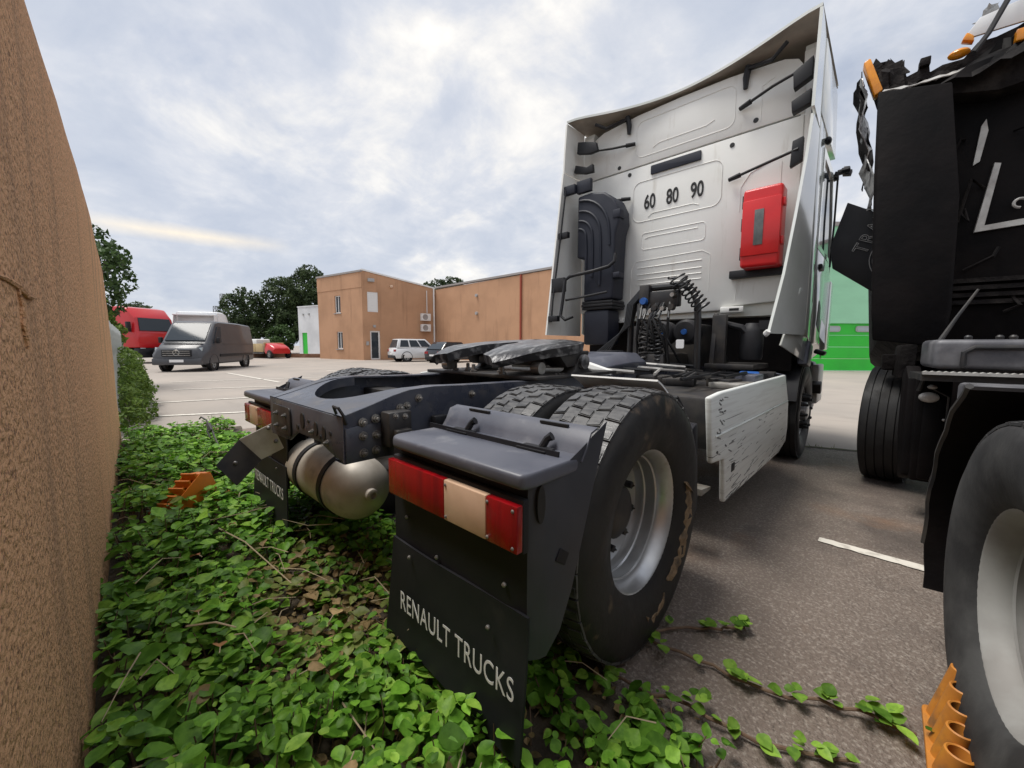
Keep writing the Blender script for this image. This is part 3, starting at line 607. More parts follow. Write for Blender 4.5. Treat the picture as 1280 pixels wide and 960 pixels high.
for a in (90, 210, 330): g.tube([(0, 2.685, .82), (.11 * math.cos(R(a)), 2.685, .82 + .11 * math.sin(R(a)))], .012, 5)
g.build('emblem', 'steel', gr)
g = MB(); g.b2(-.92, .92, 2.5, 2.68, .3, .58); g.build('bumper', 'van_grey', v, bev=.05)
g = MB(); g.b2(-.26, .26, 2.685, 2.695, .42, .53); g.build('number_plate', 'tag_white', v)
g = MB(); g.b2(-.75, .75, 2.05, 2.2, 1.245, 1.26); g.build('wiper_cowl', 'black_plastic', v)

def far_tractor(name, label, col, seed, H=3.5):
    t = thing(name, label, 'lorry')
    g = MB(); st = [(-.2, 1.0, 2.0, H - .06, 1.22, 1.24, 1.2), (-.1, .95, 2, H - .02, 1.22, 1.24, 1.2), (.8, .95, 2, H, 1.22, 1.24, 1.18), (1.35, .95, 2, H - .1, 1.22, 1.24, 1.15), (1.86, .95, 1.8, 2.78, 1.2, 1.22, 1.1), (2.03, .95, 1.6, 1.98, 1.16, 1.2, 1.12), (2.1, .95, 1.4, 1.85, 1.12, 1.16, 1.05)]
    loft(g, [body_ring(*s) for s in st]); g.build('cab', col, t, sm=22, bev=.02)
    for s in (-1, 1):
        q = [(s * 1.245, .75, 2.0), (s * 1.245, 1.75, 1.9), (s * 1.15, 1.5, 2.6), (s * 1.15, .75, 2.65)]
        panes(t, 'side_window', [q if s > 0 else [q[1], q[0], q[3], q[2]]], 'glass', .012)
        g = MB(); g.hexa([(s * 1.20, -.9, 1.1), (s * 1.24, -.9, 1.1), (s * 1.24, -.25, 1.1), (s * 1.20, -.25, 1.1), (s * 1.14, -.6, H - .3), (s * 1.18, -.6, H - .3), (s * 1.18, -.25, H - .3), (s * 1.14, -.25, H - .3)]); g.build('side_deflector', col, t)
        g = MB(); g.box((s * 1.38, 1.75, 2.2), (.2, .18, .6)); g.build('wing_mirror', 'black_plastic', t, bev=.03)
        for y, r in ((1.15, .5), (-2.6, .5)): road_wheel(t, s * 1.06, y, r, .3, 'rim_grey', s)
        g = MB(); g.b2(s * 1.0, s * 1.2, -1.9, .5, .35, .9); g.build('side_skirt', 'black_plastic', t, bev=.02)
        g = MB(); g.b2(s * .38, s * .45, -3.4, 1.8, .7, .95); g.build('chassis_rail', 'chassis_dark', t)
        g = MB(); g.b2(s * .8, s * 1.1, 2.08, 2.14, .75, .95); g.build('headlamp', 'glass_pale', t, bev=.02)
    panes(t, 'windscreen', [[(-1.0, 2.06, 1.98), (1.0, 2.06, 1.98), (.92, 1.86, 2.75), (-.92, 1.86, 2.75)]], 'glass', .02)
    g = MB(); g.b2(-1.2, 1.2, 1.75, 2.15, .35, .93); g.build('bumper', 'black_plastic', t, bev=.05)
    g = MB(); g.b2(-1.15, 1.15, -.8, -.22, H - .32, H - .22); g.build('roof_deflector', col, t, bev=.03)
    g = MB(); g.lathe([(.0, .0), (.0, .4), (.08, .45), (.12, .2), (.12, 0)], (0, -2.2, 1.05), 'z', 20); g.build('fifth_wheel', 'grease', t)
    return t
t = far_tractor('parked_lorry', 'red lorry cab parked behind the grey van beside the fence', 'truck_red', 1, 3.45); place(t, 25.0, -22.2, 25.7, -26.2)
t = far_tractor('parked_lorry', 'white lorry cab with roof deflector parked right behind the grey van', 'truck_white', 2, 3.4); place(t, 30.2, -22.2, 24.7, -20.7)

def car(name, label, col, L, Hh, W2, suv, tail=True):
    t = thing(name, label, 'car'); h = L / 2; g = MB(); bz = .25 if suv else .2; be = .98 if suv else .86
    st = [(-h, bz + .15, .6, be - .15, W2 - .12, W2 - .08, W2 - .16), (-h + .08, bz, .6, be, W2 - .05, W2 - .02, W2 - .1), (-h * .4, bz, .6, be + .02, W2, W2, W2 - .06), (h * .4, bz, .6, be, W2, W2, W2 - .06), (h * .75, bz, .6, be - .12, W2 - .03, W2 - .03, W2 - .12), (h - .05, bz, .55, be - .3, W2 - .12, W2 - .12, W2 - .22), (h, bz + .12, .5, be - .38, W2 - .25, W2 - .22, W2 - .3)]
    loft(g, [body_ring(*s) for s in st]); g.build('body', col, t, sm=45)
    w0, w1 = W2 - .09, W2 - .24; r0 = -h + (.12 if suv else .1); r1 = -h + (.32 if suv else .7); f1 = h * .12; f0 = h * .46
    g = MB(); g.hexa([(-w0, r0, be), (w0, r0, be), (w0, f0, be), (-w0, f0, be), (-w1, r1, Hh), (w1, r1, Hh), (w1, f1, Hh), (-w1, f1, Hh)]); g.build('roof', col, t, bev=.06)
    def P(s, fy, fz):  # point on the glasshouse side
        w = w0 + (w1 - w0) * fz; ya = r0 + (r1 - r0) * fz; yb = f0 + (f1 - f0) * fz; return (s * w, ya + (yb - ya) * fy, be + (Hh - be) * fz)
    for s in (-1, 1):
        for a, b in ((.08, .32), (.36, .62), (.66, .92)):
            q = [P(s, a, .12), P(s, b, .12), P(s, b, .86), P(s, a, .86)]; panes(t, 'side_window', [q if s > 0 else [q[1], q[0], q[3], q[2]]], 'glass', .012)
        for y in (-h * .6, h * .6): road_wheel(t, s * (W2 - .12), y, .34 if suv else .31, .2, 'rim_grey', s)
        for y in (-h * .6, h * .6):
            g = MB(); g.lathe([(s * (W2 - .06), .0), (s * (W2 - .06), .40), (s * (W2 + .012), .40), (s * (W2 + .012), .37), (s * (W2 - .05), .37)], (0, y, .34), n=24); g.build('wheel_arch', 'black_plastic', t)
        g = MB(); g.b2(s * (W2 - .42), s * (W2 - .08), -h - .012, -h + .1, be - .26, be - .1); g.build('tail_lamp', 'lens_red', t, bev=.02)
        g = MB(); g.box((s * (W2 + .08), f0 - .15, be + .08), (.16, .1, .12)); g.build('wing_mirror', col, t, bev=.02)
    q = [(-w0 + .1, r0, be + .05), (w0 - .1, r0, be + .05), (w1 - .08, r1, Hh - .07), (-w1 + .08, r1, Hh - .07)]; panes(t, 'rear_window', [q], 'glass', .03)
    q = [(w0 - .08, f0, be + .05), (-w0 + .08, f0, be + .05), (-w1 + .06, f1, Hh - .07), (w1 - .06, f1, Hh - .07)]; panes(t, 'windscreen', [q], 'glass', .03)
    g = MB(); g.b2(-W2 + .12, W2 - .12, -h - .03, -h + .12, bz, bz + .22); g.build('bumper', 'black_plastic', t, bev=.04)
    g = MB(); g.b2(-.26, .26, -h - .04, -h - .03, bz + .26, bz + .37); g.build('number_plate', 'tag_white', t)
    return t
t = car('parked_suv', 'white SUV parked against the orange office building', 'car_white', 4.1, 1.62, .9, True); place(t, 30.5, -5.4, 28.4, -8.4)
t = car('parked_hatchback', 'dark hatchback with red tail lamps parked beside the white SUV', 'car_dark', 3.9, 1.42, .86, False); place(t, 29.6, -3.0, 26.4, -5.3)

# beige drop-side body with red bonnet, far end of yard
t = thing('dropside_lorry', 'old lorry with beige drop-side boards and red bonnet by the trees', 'lorry'); place(t, 33.3, -18.7, 36.6, -24.2)
g = MB(); g.b2(-.85, .85, -2.6, 1.0, .45, .6); g.build('load_bed', 'chassis_dark', t)
for s in (-1, 1):
    for k in range(3): g = MB(); g.b2(s * .85, s * .9, -2.58 + k * 1.2, -1.42 + k * 1.2, .55, 1.25); g.build('side_board', 'beige_board', t, bev=.015)
g = MB(); g.b2(-.84, .84, 1.0, 1.06, .55, 1.35); g.build('head_board', 'beige_board', t, bev=.015)
g = MB(); g.b2(-.84, .84, -2.64, -2.58, .55, 1.25); g.build('tail_board', 'beige_board', t, bev=.015)
g = MB(); g.b2(-.6, .6, -2.2, -.6, .6, 1.65); g.build('covered_load', 'white_trim', t, bev=.12)
g = MB(); loft(g, [body_ring(1.1, .4, .8, 1.3, .8, .82, .7), body_ring(1.5, .4, .8, 1.22, .8, .82, .7), body_ring(2.1, .4, .75, 1.0, .75, .78, .66), body_ring(2.25, .42, .7, .85, .7, .72, .6)]); g.build('bonnet', 'truck_red', t)
for s in (-1, 1):
    for y in (1.8, -1.6): road_wheel(t, s * .75, y, .36, .22, 'rim_grey', s)

# ------------------------------------------------------------------ white tractor unit (truck frame = world frame, rear axle at origin)
tr = thing('tractor_unit', 'white tractor unit without trailer, damaged cab, fifth wheel and bare chassis', 'truck')
RAIL_T = [(-.80, .930), (-.70, .957), (-.60, .988), (-.52, 1.006), (-.40, 1.012), (-.2, 1.004), (0, 1.0), (1.0, .985), (5.0, .98)]
RAIL_B = [(-.80, .752), (-.64, .752), (-.52, .742), (-.40, .735), (-.2, .72), (0, .72), (1.0, .72), (5.0, .72)]
def bolt_mesh(r, h, m='bolt_steel'):
    g = MB(); g.lathe([(0, r * 1.35), (h * .2, r * 1.35), (h * .22, r)], n=12); g.lathe([(h * .2, r), (h * .8, r), (h * .8, 0)], n=6); g.lathe([(h * .75, r * .55), (h * 1.4, r * .5), (h * 1.45, .0)], n=8)
    return g.mesh('bolt', m, sm=30)
BOLT = bolt_mesh(.013, .018)
BOLTS = bolt_mesh(.009, .012)
BOLTP = [(-0.729, 0.901), (-0.678, 0.909), (-0.73, 0.85), (-0.678, 0.846), (-0.73, 0.785), (-0.68, 0.788), (-0.568, 0.937), (-0.537, 0.942), (-0.48, 0.969), (-0.189, 0.962)]
for s in (1, -1):
    g = MB(); poly = RAIL_T + RAIL_B[::-1]
    g.prism(poly, 'x', s * .425, s * .417)
    for line_, dz in ((RAIL_T, -.009), (RAIL_B, .009)):
        A = [(s * .425, y, z) for y, z in line_]; B = [(s * .345, y, z) for y, z in line_]; C = [(s * .345, y, z + dz) for y, z in line_]; D = [(s * .417, y, z + dz) for y, z in line_]
        g.strip(A, B); g.strip(B, C); g.strip(C, D)
    rail = g.build('chassis_rail', 'chassis', tr, sm=40)
    # reinforcing plate at the end
    g = MB(); g.prism([(-.795, .755), (-.795, .885), (-.75, .89), (-.64, .89), (-.63, .755)], 'x', s * .427, s * .433); g.build('end_plate', 'chassis', rail, bev=.002)
    for y, z in BOLTP: link('bolt', BOLT, rail, (s * (.433 if y < -.63 else .425), y, z), (0, 0, 0 if s > 0 else PI))
    for k in range(10): link('bolt', BOLTS, rail, (s * .425, .35 + .3 * k, .80 + .1 * (k % 2)), (0, 0, 0 if s > 0 else PI))
# rear cross member: top plate with a round bite, face with its holes painted as black discs
g = MB(); N = 20; out = []; inn = []
bite = [(.335 * math.cos(PI + PI * i / N), -.40 + .315 * math.sin(PI + PI * i / N)) for i in range(N + 1)]
def rail_z(y):
    for (y0, z0), (y1, z1) in zip(RAIL_T, RAIL_T[1:]):
        if y0 <= y <= y1: return z0 + (z1 - z0) * (y - y0) / (y1 - y0)
    return .98
outer = []
for i in range(N + 1):
    f = i / N
    if f < .25: outer.append((-.344, -.40 - (.395) * f / .25))
    elif f < .75: outer.append((-.344 + .688 * (f - .25) / .5, -.797))
    else: outer.append((.344, -.795 + .395 * (f - .75) / .25))
g.strip([(x, y, rail_z(y) - .002) for x, y in outer], [(x, y, rail_z(y) - .002) for x, y in bite])
g.strip([(x, y, rail_z(y) - .002) for x, y in bite], [(x, y, rail_z(y) - .05) for x, y in bite])
xm = g.build('rear_cross_member', 'chassis', tr, sm=40)
g = MB(); g.prism([(-.417, .925), (.417, .925), (.417, .755), (.30, .775), (.20, .80), (-.05, .80), (-.16, .745), (-.417, .74)], 'y', -.800, -.790); face = g.build('face_plate', 'chassis', xm, bev=.002)
g = MB(); g.prism(rrect(-.36, -.12, .765, .90, .02), 'y', -.808, -.8005); g.build('towing_plate', 'chassis_dark', xm, bev=.002)
for x, z, rx, rz in ((.02, .862, .022, .036), (.17, .848, .018, .03), (.25, .842, .016, .028), (.09, .868, .008, .008), (.21, .82, .009, .009), (.31, .85, .009, .009), (-.04, .825, .012, .012)):
    g = MB(); g.prism([(x + rx * math.cos(2 * PI * i / 16), z + rz * math.sin(2 * PI * i / 16)) for i in range(16)], 'y', -.8035, -.799); g.build('hole_shade', 'letter_black', xm)  # black discs on the solid face; dark of the openings put in as colour
for x, z in ((-.30, .86), (-.18, .86), (-.30, .80), (-.18, .80), (.13, .83), (.28, .81)): link('bolt', BOLTS, xm, (x, -.808 if x < 0 else -.80, z), (0, 0, -PI / 2))
g = MB(); g.tube([(.37, -.80, .935), (.385, -.815, .965), (.42, -.812, .962), (.43, -.80, .935), (.43, -.79, .90)], .006, 6); g.build('cable_clip', 'hose_black', xm)
for y in (-.25, .9, 2.1):
    g = MB(); g.b2(-.415, .415, y - .06, y + .06, .76, .94); g.build('cross_member', 'chassis_dark', tr, bev=.01)
# angled gusset inside the rail, valve block outside it
g = MB(); g.prism([(-.46, .78), (-.46, .985), (.0, .985), (-.12, .78)], 'x', .30, .31); g.build('gusset', 'chassis', tr)
g = MB(); g.b2(.434, .50, -.66, -.56, .80, .935); g.b2(.434, .53, -.645, -.575, .825, .87); vb = g.build('valve_block', 'chassis_dark', tr, bev=.008)
for y, z in ((-.63, .92), (-.59, .915), (-.63, .84), (-.58, .85)): link('bolt', BOLTS, vb, (.50 if z > .9 else .53, y, z))
g = MB(); g.b2(.434, .47, -.43, -.36, .84, .89); g.build('cable_bracket', 'black_plastic', tr, bev=.006)

# mudguards -----------------------------------------------------------
def mudguard(s):
    m = thing('mudguard', '', ''); del m['label']; del m['category']; m.parent = tr
    def X(p): return (s * p[0], p[1], p[2])
    g = MB(); g.prism([(s * x, y) for x, y in rrect(.575, 1.235, -.735, -.47, .05)], 'z', .845, .885); g.build('top_cover', 'guard_grey', m, bev=.012, seg=3)
    # rising lip towards the tyres
    prof = [(-.50, .872), (-.475, .905), (-.455, .945), (-.42, .955)]
    g = MB(); g.strip([X((.56, y, z)) for y, z in prof], [X((1.245, y, z)) for y, z in prof]); g.build('rising_lip', 'guard_grey', m, sm=60, solid=.006)
    # curved inner apron down behind the tyres
    ap = [(-.55 - .04 * math.sin(i / 8 * 2), .90 - .55 * i / 8) for i in range(9)]
    g = MB(); g.strip([X((.56, y, z)) for y, z in ap], [X((1.16, y, z)) for y, z in ap]); g.build('inner_apron', 'guard_black', m, sm=60, solid=.006)
    # rear face with cheek wrapping forward
    plan = [(.535, -.688), (1.10, -.692), (1.165, -.682), (1.20, -.65), (1.225, -.58), (1.238, -.47), (1.242, -.365)]
    g = MB(); g2 = MB()
    rows = [0, .25, .5, .75, 1]
    for (x0, y0), (x1, y1) in zip(plan, plan[1:]):
        for a, b in zip(rows, rows[1:]):
            def zz(y, f):
                top = .86 if y < -.6 else .86 + (y + .6) * .45; c = max(0, (y + .62) / .2); bot = .37 + (0 if c <= 0 else .09 * c * c)
                return bot + (top - bot) * f
            def yy(y, f): return y - (.14 * (1 - f) if y > -.6 else (.03 * (1 - f) if y > -.66 else 0)) * max(0, (y + .69) / .27)
            (g if x1 < 1.17 else g2).add([X((x0, yy(y0, a), zz(y0, a))), X((x1, yy(y1, a), zz(y1, a))), X((x1, yy(y1, b), zz(y1, b))), X((x0, yy(y0, b), zz(y0, b)))], [(0, 1, 2, 3)])
    bf = g.build('rear_face', 'guard_black', m, sm=40, solid=.006); g2.build('cheek', 'guard_side', m, sm=40, solid=.006)
    g = MB(); g.prism([(s * 1.215, .60), (s * 1.222, .80), (s * 1.21, .845), (s * 1.17, .845), (s * 1.18, .62)], 'y', -.60, -.52); g.build('stiffening_rib', 'guard_black', m, bev=.006)
    g = MB(); g.box((s * 1.232, -.575, .625), (.010, .05, .035), rotm('X', -35)); g.build('side_tab', 'guard_black', m, bev=.003)
    # slot and catches
    g = MB(); g.prism([(-.655 + .016 * math.cos(2 * PI * i / 16), .79 + .05 * math.sin(2 * PI * i / 16)) for i in range(16)], 'x', s * 1.196, s * 1.208); g.build('slot_shade', 'letter_black', m)  # solid black oval; the recess's dark inside is put in as colour
    for x in (.72, 1.06):
        g = MB(); g.b2(s * (x - .055), s * (x + .055), -.555, -.505, .886, .893); k = g.build('catch_plate', 'black_plastic', m, bev=.002)
        g = MB(); g.tube([X((x + .01, -.51, .89)), X((x + .02, -.50, .915)), X((x + .035, -.495, .925))], [.012, .011, .014], 8); g.build('catch_knob', 'black_plastic', m)
        g = MB(); g.b2(s * (x - .045), s * (x + .06), -.455, -.445, .948, .956); g.build('slot_strip', 'letter_black', m)
    # tail lamp
    la = link('tail_lamp', None, tr); z0, z1 = .685, .805
    g = MB(); g.b2(s * .575, s * 1.185, -.715, -.693, z0 - .008, z1 + .01); g.build('lamp_housing', 'black_plastic', la, bev=.006)
    for a, b, mm, nm in ((.58, .8895, 'lens_red', 'red_lens'), (.891, 1.068, 'lens_cream', 'clear_lens'), (1.069, 1.182, 'lens_red', 'red_lens')):
        g = MB(); g.b2(s * a, s * b, -.737, -.7152, z0, z1); g.build(nm, mm, la, bev=.004, seg=2)
    for x in (.90, 1.075, 1.165):
        for z in (z0 + .012, z1 - .014): g = MB(); g.sphere((s * x, -.737, z), .005, 8, 5); g.build('screw', 'bolt_steel', la)
    # rubber flap with lettering
    g = MB(); fx0, fx1 = .50, 1.18; A = []; B = []
    nn = 12
    for k in range(9):
        z = .50 - .40 * k / 8; row = []
        for i in range(nn + 1):
            f = i / nn; x0_ = .535 - .035 * k / 8; x = x0_ + (fx1 - x0_) * f; y = -.698 - .005 * math.sin(f * 5 + k * .4) - .02 * (k / 8) ** 2
            zz = z + (.035 * (1 - f) if k > 4 else 0) * (k - 4) / 4
            row.append(X((x, y, zz)))
        if A: g.strip(A, row)
        A = row
    fl = g.build('mud_flap', 'flap_rubber', tr, sm=60, solid=.008)
    ex = (1, 0, 0); cx = .885 if s > 0 else -.80
    text('lettering', 'RENAULT TRUCKS', 'letter_white', fl, frame4((cx, -.722, .30 if s > 0 else .345), ex, (0, .02, 1)), sx=.66, size=.094, extrude=.0004, space=1.07)
    for x, z in ((.63, .60), (.80, .52), (1.05, .42), (1.10, .56), (.66, .47)):
        g = MB(); g.sphere((s * x, -.70 if z > .5 else -.712, z), .007, 8, 5); g.build('rivet', 'bolt_steel', m)
    g = MB(); g.tube([X((.43, -.45, .80)), X((.60, -.50, .80))], .022, 10); g.tube([X((.43, -.35, .62)), X((.60, -.55, .62))], .018, 10); g.build('mounting_arm', 'chassis_dark', m)
    bpy.context.view_layer.update()
    for o in list(m.children) + list(la.children) + [fl] + list(fl.children):
        if o.type == 'MESH':
            for v_ in o.data.vertices:
                ax = abs(v_.co.x); v_.co.x = s * (ax + .045 * min(1, max(0, (1.247 - ax) / .07)))
            o.data.update()
    return m
mudguard(1); mudguard(-1)

# wheels --------------------------------------------------------------
def tyre_carcass(R0, w, c, n=72, flat=0.0):
    g = MB(); h = w / 2
    prof = [(-h * .70, .268), (-h * .84, .286), (-h * .99, .36), (-h * 1.03, .405), (-h * 1.0, .45), (-h * .93, .480), (-h * .86, R0 - .013), (h * .86, R0 - .013), (h * .93, .480), (h * 1.0, .45), (h * 1.03, .405), (h * .99, .36), (h * .84, .286), (h * .70, .268)]
    g.lathe(prof, n=n); 
    # sidewall ribs
    return g
def tread_blocks(R0, w, drive=True):
    g = MB(); h = w / 2 * .9; hh = .016
    if drive:
        rows = [(-h, -.615 * h), (-.60 * h, -.212 * h), (-.20 * h, .20 * h), (.212 * h, .60 * h), (.615 * h, h)]; n = 38
        for ri, (a, b) in enumerate(rows):
            for k in range(n):
                t0 = 2 * PI * (k + (.5 if ri % 2 else 0)) / n; sk = (.009 if ri in (1, 2) else (-.009 if ri == 3 else 0)); dt = 2 * PI / n * .455
                r0, r1 = R0 - hh, R0; P = []
                ra = r1 - (.008 if ri == 0 else 0); rb = r1 - (.008 if ri == 4 else 0)
                for (rr_a, rr_b) in ((r0, r0), (ra, rb)):
                    for x, tt, rr in ((a, t0 - dt - sk, rr_a), (b, t0 - dt + sk, rr_b), (b, t0 + dt + sk, rr_b), (a, t0 + dt - sk, rr_a)):
                        P.append((x, rr * math.cos(tt), rr * math.sin(tt)))
                g.hexa(P)
                # sipe ridge across the block
                P = []
                for (rr_a, rr_b) in ((ra, rb), (ra + .003, rb + .003)):
                    for x, tt, rr in ((a + .004, t0 + dt * .05 - sk, rr_a), (b - .004, t0 + dt * .05 + sk, rr_b), (b - .004, t0 + dt * .9 + sk, rr_b), (a + .004, t0 + dt * .9 - sk, rr_a)):
                        P.append((x, rr * math.cos(tt), rr * math.sin(tt)))
                g.hexa(P)
    else:
        e = [-h, -.66 * h, -.60 * h, -.24 * h, -.18 * h, .18 * h, .24 * h, .60 * h, .66 * h, h]
        for i in range(0, 10, 2): g.lathe([(e[i], R0 - hh), (e[i], R0), (e[i + 1], R0), (e[i + 1], R0 - hh)], n=64)
    return g
def rim_dual(s):
    # deep-dished outer rim: opening on the +x side when s>0
    g = MB(); P = [(.105, .283), (.113, .276), (.108, .268), (.092, .260), (.078, .247), (.05, .243), (.045, .237), (.035, .241), (.0, .239), (-.005, .234), (-.012, .238), (-.03, .237), (-.045, .232), (-.06, .19), (-.058, .14), (-.05, .135), (-.05, .09)]
    g.lathe([(s * a, r) for a, r in P], n=64)
    return g
RR, TW = .505, .30
M_car = {m: tyre_carcass(RR, TW, 0).mesh('tyre', m) for m in ('tyre', 'tyre_muddy', 'tyre_grey')}
M_trd = tread_blocks(RR, TW).mesh('tread', 'tread', sm=20)
M_trs = tread_blocks(RR, TW, False).mesh('tread', 'tyre', sm=20)
M_trg = tread_blocks(RR, TW, True).mesh('tread', 'tyre_grey', sm=20)
M_rim = {1: rim_dual(1).mesh('rim', 'rim_silver'), -1: rim_dual(-1).mesh('rim', 'rim_silver')}
M_rimg = {1: rim_dual(1).mesh('rim', 'rim_grey'), -1: rim_dual(-1).mesh('rim', 'rim_grey')}
def hub_mesh(s):
    g = MB(); g.lathe([(s * -.05, .11), (s * .0, .105), (s * .01, .09), (s * .02, .05), (s * .02, 0)], n=24)
    for k in range(10):
        a = 2 * PI * k / 10; g.lathe([(s * -.055, .016), (s * -.025, .016), (s * -.022, .008), (s * -.01, .0)], (0, .17 * math.cos(a), .17 * math.sin(a)), n=6)
    return g.mesh('hub', 'chassis_dark')
M_hub = {1: hub_mesh(1), -1: hub_mesh(-1)}
def truck_wheel(parent, x, y, s, car='tyre', tread=None, rim=None, rotx=0.0, rz=0.0, hub=True, name='wheel'):
    o = link(name, None, parent, (x, y, RR), (rotx, 0, rz)); o.empty_display_size = .1
    link('tyre', M_car[car], o); link('tread', tread or M_trd, o); link('rim', (rim or M_rim)[s], o)
    if hub: link('hub', M_hub[s], o)
    return o
ow = truck_wheel(tr, 1.085, .03, 1, 'tyre_muddy', rotx=.4); ow.scale = (1.0, 1.015, 1.015); ow.location.z = RR * 1.015; truck_wheel(tr, .735, 0, -1, 'tyre', rotx=1.1, hub=False)
truck_wheel(tr, -1.085, 0, -1, 'tyre', rotx=.1); truck_wheel(tr, -.735, 0, 1, 'tyre', rotx=2.0, hub=False)
g = MB(); g.tube([(-.95, 0, .505), (.95, 0, .505)], .08, 14); g.sphere((0, .02, .51), (.24, .22, .2)); g.build('rear_axle', 'chassis_dark', tr)
# torn, mud-caked rubber on the outer right tyre
rt = random.Random(5); g = MB()
def torn(a0, a1, r0, r1, seed, na=22, nr=4):
    A = []
    for i in range(na + 1):
        f = i / na; a = R(a0 + (a1 - a0) * f); w = math.sin(PI * min(1, max(0, f))) ** .5; row = []
        for k in range(nr + 1):
            q = k / nr; rj = r0 + (r1 - r0) * (q * w + .1 * rt.uniform(-1, 1)); sx = 1.085 + .153 + .012 * mnoise.noise(Vector((a * 9, q * 3, seed))) - (.02 if k in (0, nr) else 0)
            row.append((sx - .12 * max(0, .36 - rj), .03 + rj * math.cos(a), .512 + rj * math.sin(a)))
        if A: g.strip(A, row)
        A = row
torn(-62, 14, .335, .43, 2.0); torn(-96, -70, .36, .44, 7.0, 9, 3)
mat('mud', (0.27, 0.19, 0.115), .85, c2=(0.02, 0.018, 0.017), scale=16, lo=.50, hi=.78, bump=.8, bscale=40)
g.build('torn_rubber', 'mud', tr, sm=30, solid=.004)
# front wheels
def front_rim(s):
    g = MB(); P = [(.105, .283), (.113, .276), (.105, .268), (.09, .26), (.06, .245), (.05, .235), (.085, .20), (.10, .15), (.10, .10), (.16, .095), (.175, .07), (.175, 0)]
    g.lathe([(s * a, r) for a, r in P], n=48)
    return g.mesh('rim', 'rim_silver')
M_frim = {1: front_rim(1), -1: front_rim(-1)}
g = MB(); g.lathe([(0, .022), (.05, .022), (.06, .017), (.095, .015), (.10, .0)], n=10); M_nut = g.mesh('wheel_nut', 'letter_black')
FAX = 3.79
for s in (1, -1):
    o = truck_wheel(tr, s * 1.085, FAX, s, 'tyre', M_trs, M_frim, hub=False)
    for k in range(10):
        a = 2 * PI * k / 10 + .1; link('wheel_nut', M_nut, o, (s * .095, .168 * math.cos(a), .168 * math.sin(a)), (0, 0, 0 if s > 0 else PI))
g = MB(); g.tube([(-.95, FAX, .42), (.95, FAX, .42)], .06, 10); g.build('front_axle', 'chassis_dark', tr)

# fifth wheel -----------------------------------------------------------
fw = link('fifth_wheel', None, tr, (0, .50, 1.150), (R(5.5), 0, 0))
g = MB(); pl = []
pts = [(.075, -.02)] + [(.13, -.24), (.17, -.385), (.24, -.40), (.32, -.34), (.40, -.2), (.455, -.05), (.47, .10), (.45, .22), (.38, .31), (.25, .37), (.0, .385)]
poly = pts + [(-x, y) for x, y in reversed(pts[:-1])] + [(-.05, .06), (0, .09), (.05, .06)]
def fz(x, y): return -.0 if y > -.12 else -.0 - ((-.12 - y) / .28) ** 1.6 * .035
# gridless plate: fan of the left and right halves
N = 14
for s in (1, -1):
    inner = [(.05, .07), (.06, .02), (.075, -.04), (.10, -.14), (.125, -.22), (.15, -.30), (.17, -.37)]; outer = [(.0, .385), (.25, .37), (.40, .29), (.47, .12), (.46, -.06), (.40, -.22), (.26, -.395)]
    def samp(L, f):
        k = f * (len(L) - 1); i = min(int(k), len(L) - 2); q = k - i; return (L[i][0] + (L[i + 1][0] - L[i][0]) * q, L[i][1] + (L[i + 1][1] - L[i][1]) * q)
    rows = []
    for i in range(N + 1):
        a, b = samp(inner, i / N), samp(outer, i / N)
        if i == 0: a = (0.0, .10)
        row = []
        for j in range(7):
            q = j / 6; x, y = a[0] + (b[0] - a[0]) * q, a[1] + (b[1] - a[1]) * q
            row.append((s * x, y, fz(x, y) - .018 * max(0, q - .8) / .2 + .003 * mnoise.noise(Vector((x * 30, y * 12, s)))))
        rows.append(row)
    for r0, r1 in zip(rows, rows[1:]): g.strip(r0, r1)
g.build('top_plate', 'grease', fw, sm=50, solid=-.055)
g = MB(); 
for s in (1, -1): g.prism([(-.02, -.02), (.30, -.02), (.26, -.10), (.05, -.10)], 'x', s * .30, s * .44)
g.b2(-.30, .30, .0, .30, -.09, -.03); g.build('coupling_body', 'chassis_dark', fw, bev=.01)
for s in (1, -1):
    g = MB(); g.prism([(.50, .995), (.62, 1.04), (.66, 1.10), (.70, 1.135), (.745, 1.10), (.78, 1.04), (.92, .995)], 'x', s * .36, s * .45); br_ = g.build('pivot_bracket', 'chassis_dark', tr, bev=.008)
    g = MB(); g.lathe([(s * .45, .045), (s * .475, .045), (s * .48, .035), (s * .48, 0)], (0, .70, 1.09), n=20); g.build('pivot_pin', 'grease', br_)
    for k in range(3): link('bolt', BOLT, br_, (s * .43, .52 + k * .035 - .06, 1.0), (0, -PI / 2 * 1, 0))
g = MB(); g.b2(-.50, .50, .20, 1.05, 1.002, 1.022); g.build('mounting_plate', 'chassis_dark', tr, bev=.004)
g = MB()
for x in (-.30, -.18, -.05, .1, .2): g.lathe([(1.022, .022), (1.035, .022), (1.036, .012), (1.07, .012), (1.075, 0)], (x, .28 + .05 * math.sin(x * 20), 0), 'z', 10)
g.build('mounting_studs', 'bolt_steel', tr)
for x, y in ((-.34, .24), (.36, .34)):
    g = MB(); g.tube([(x, y, 1.06), (x + .06, y, 1.06)], .035, 14); g.build('locking_roller', 'steel', tr)

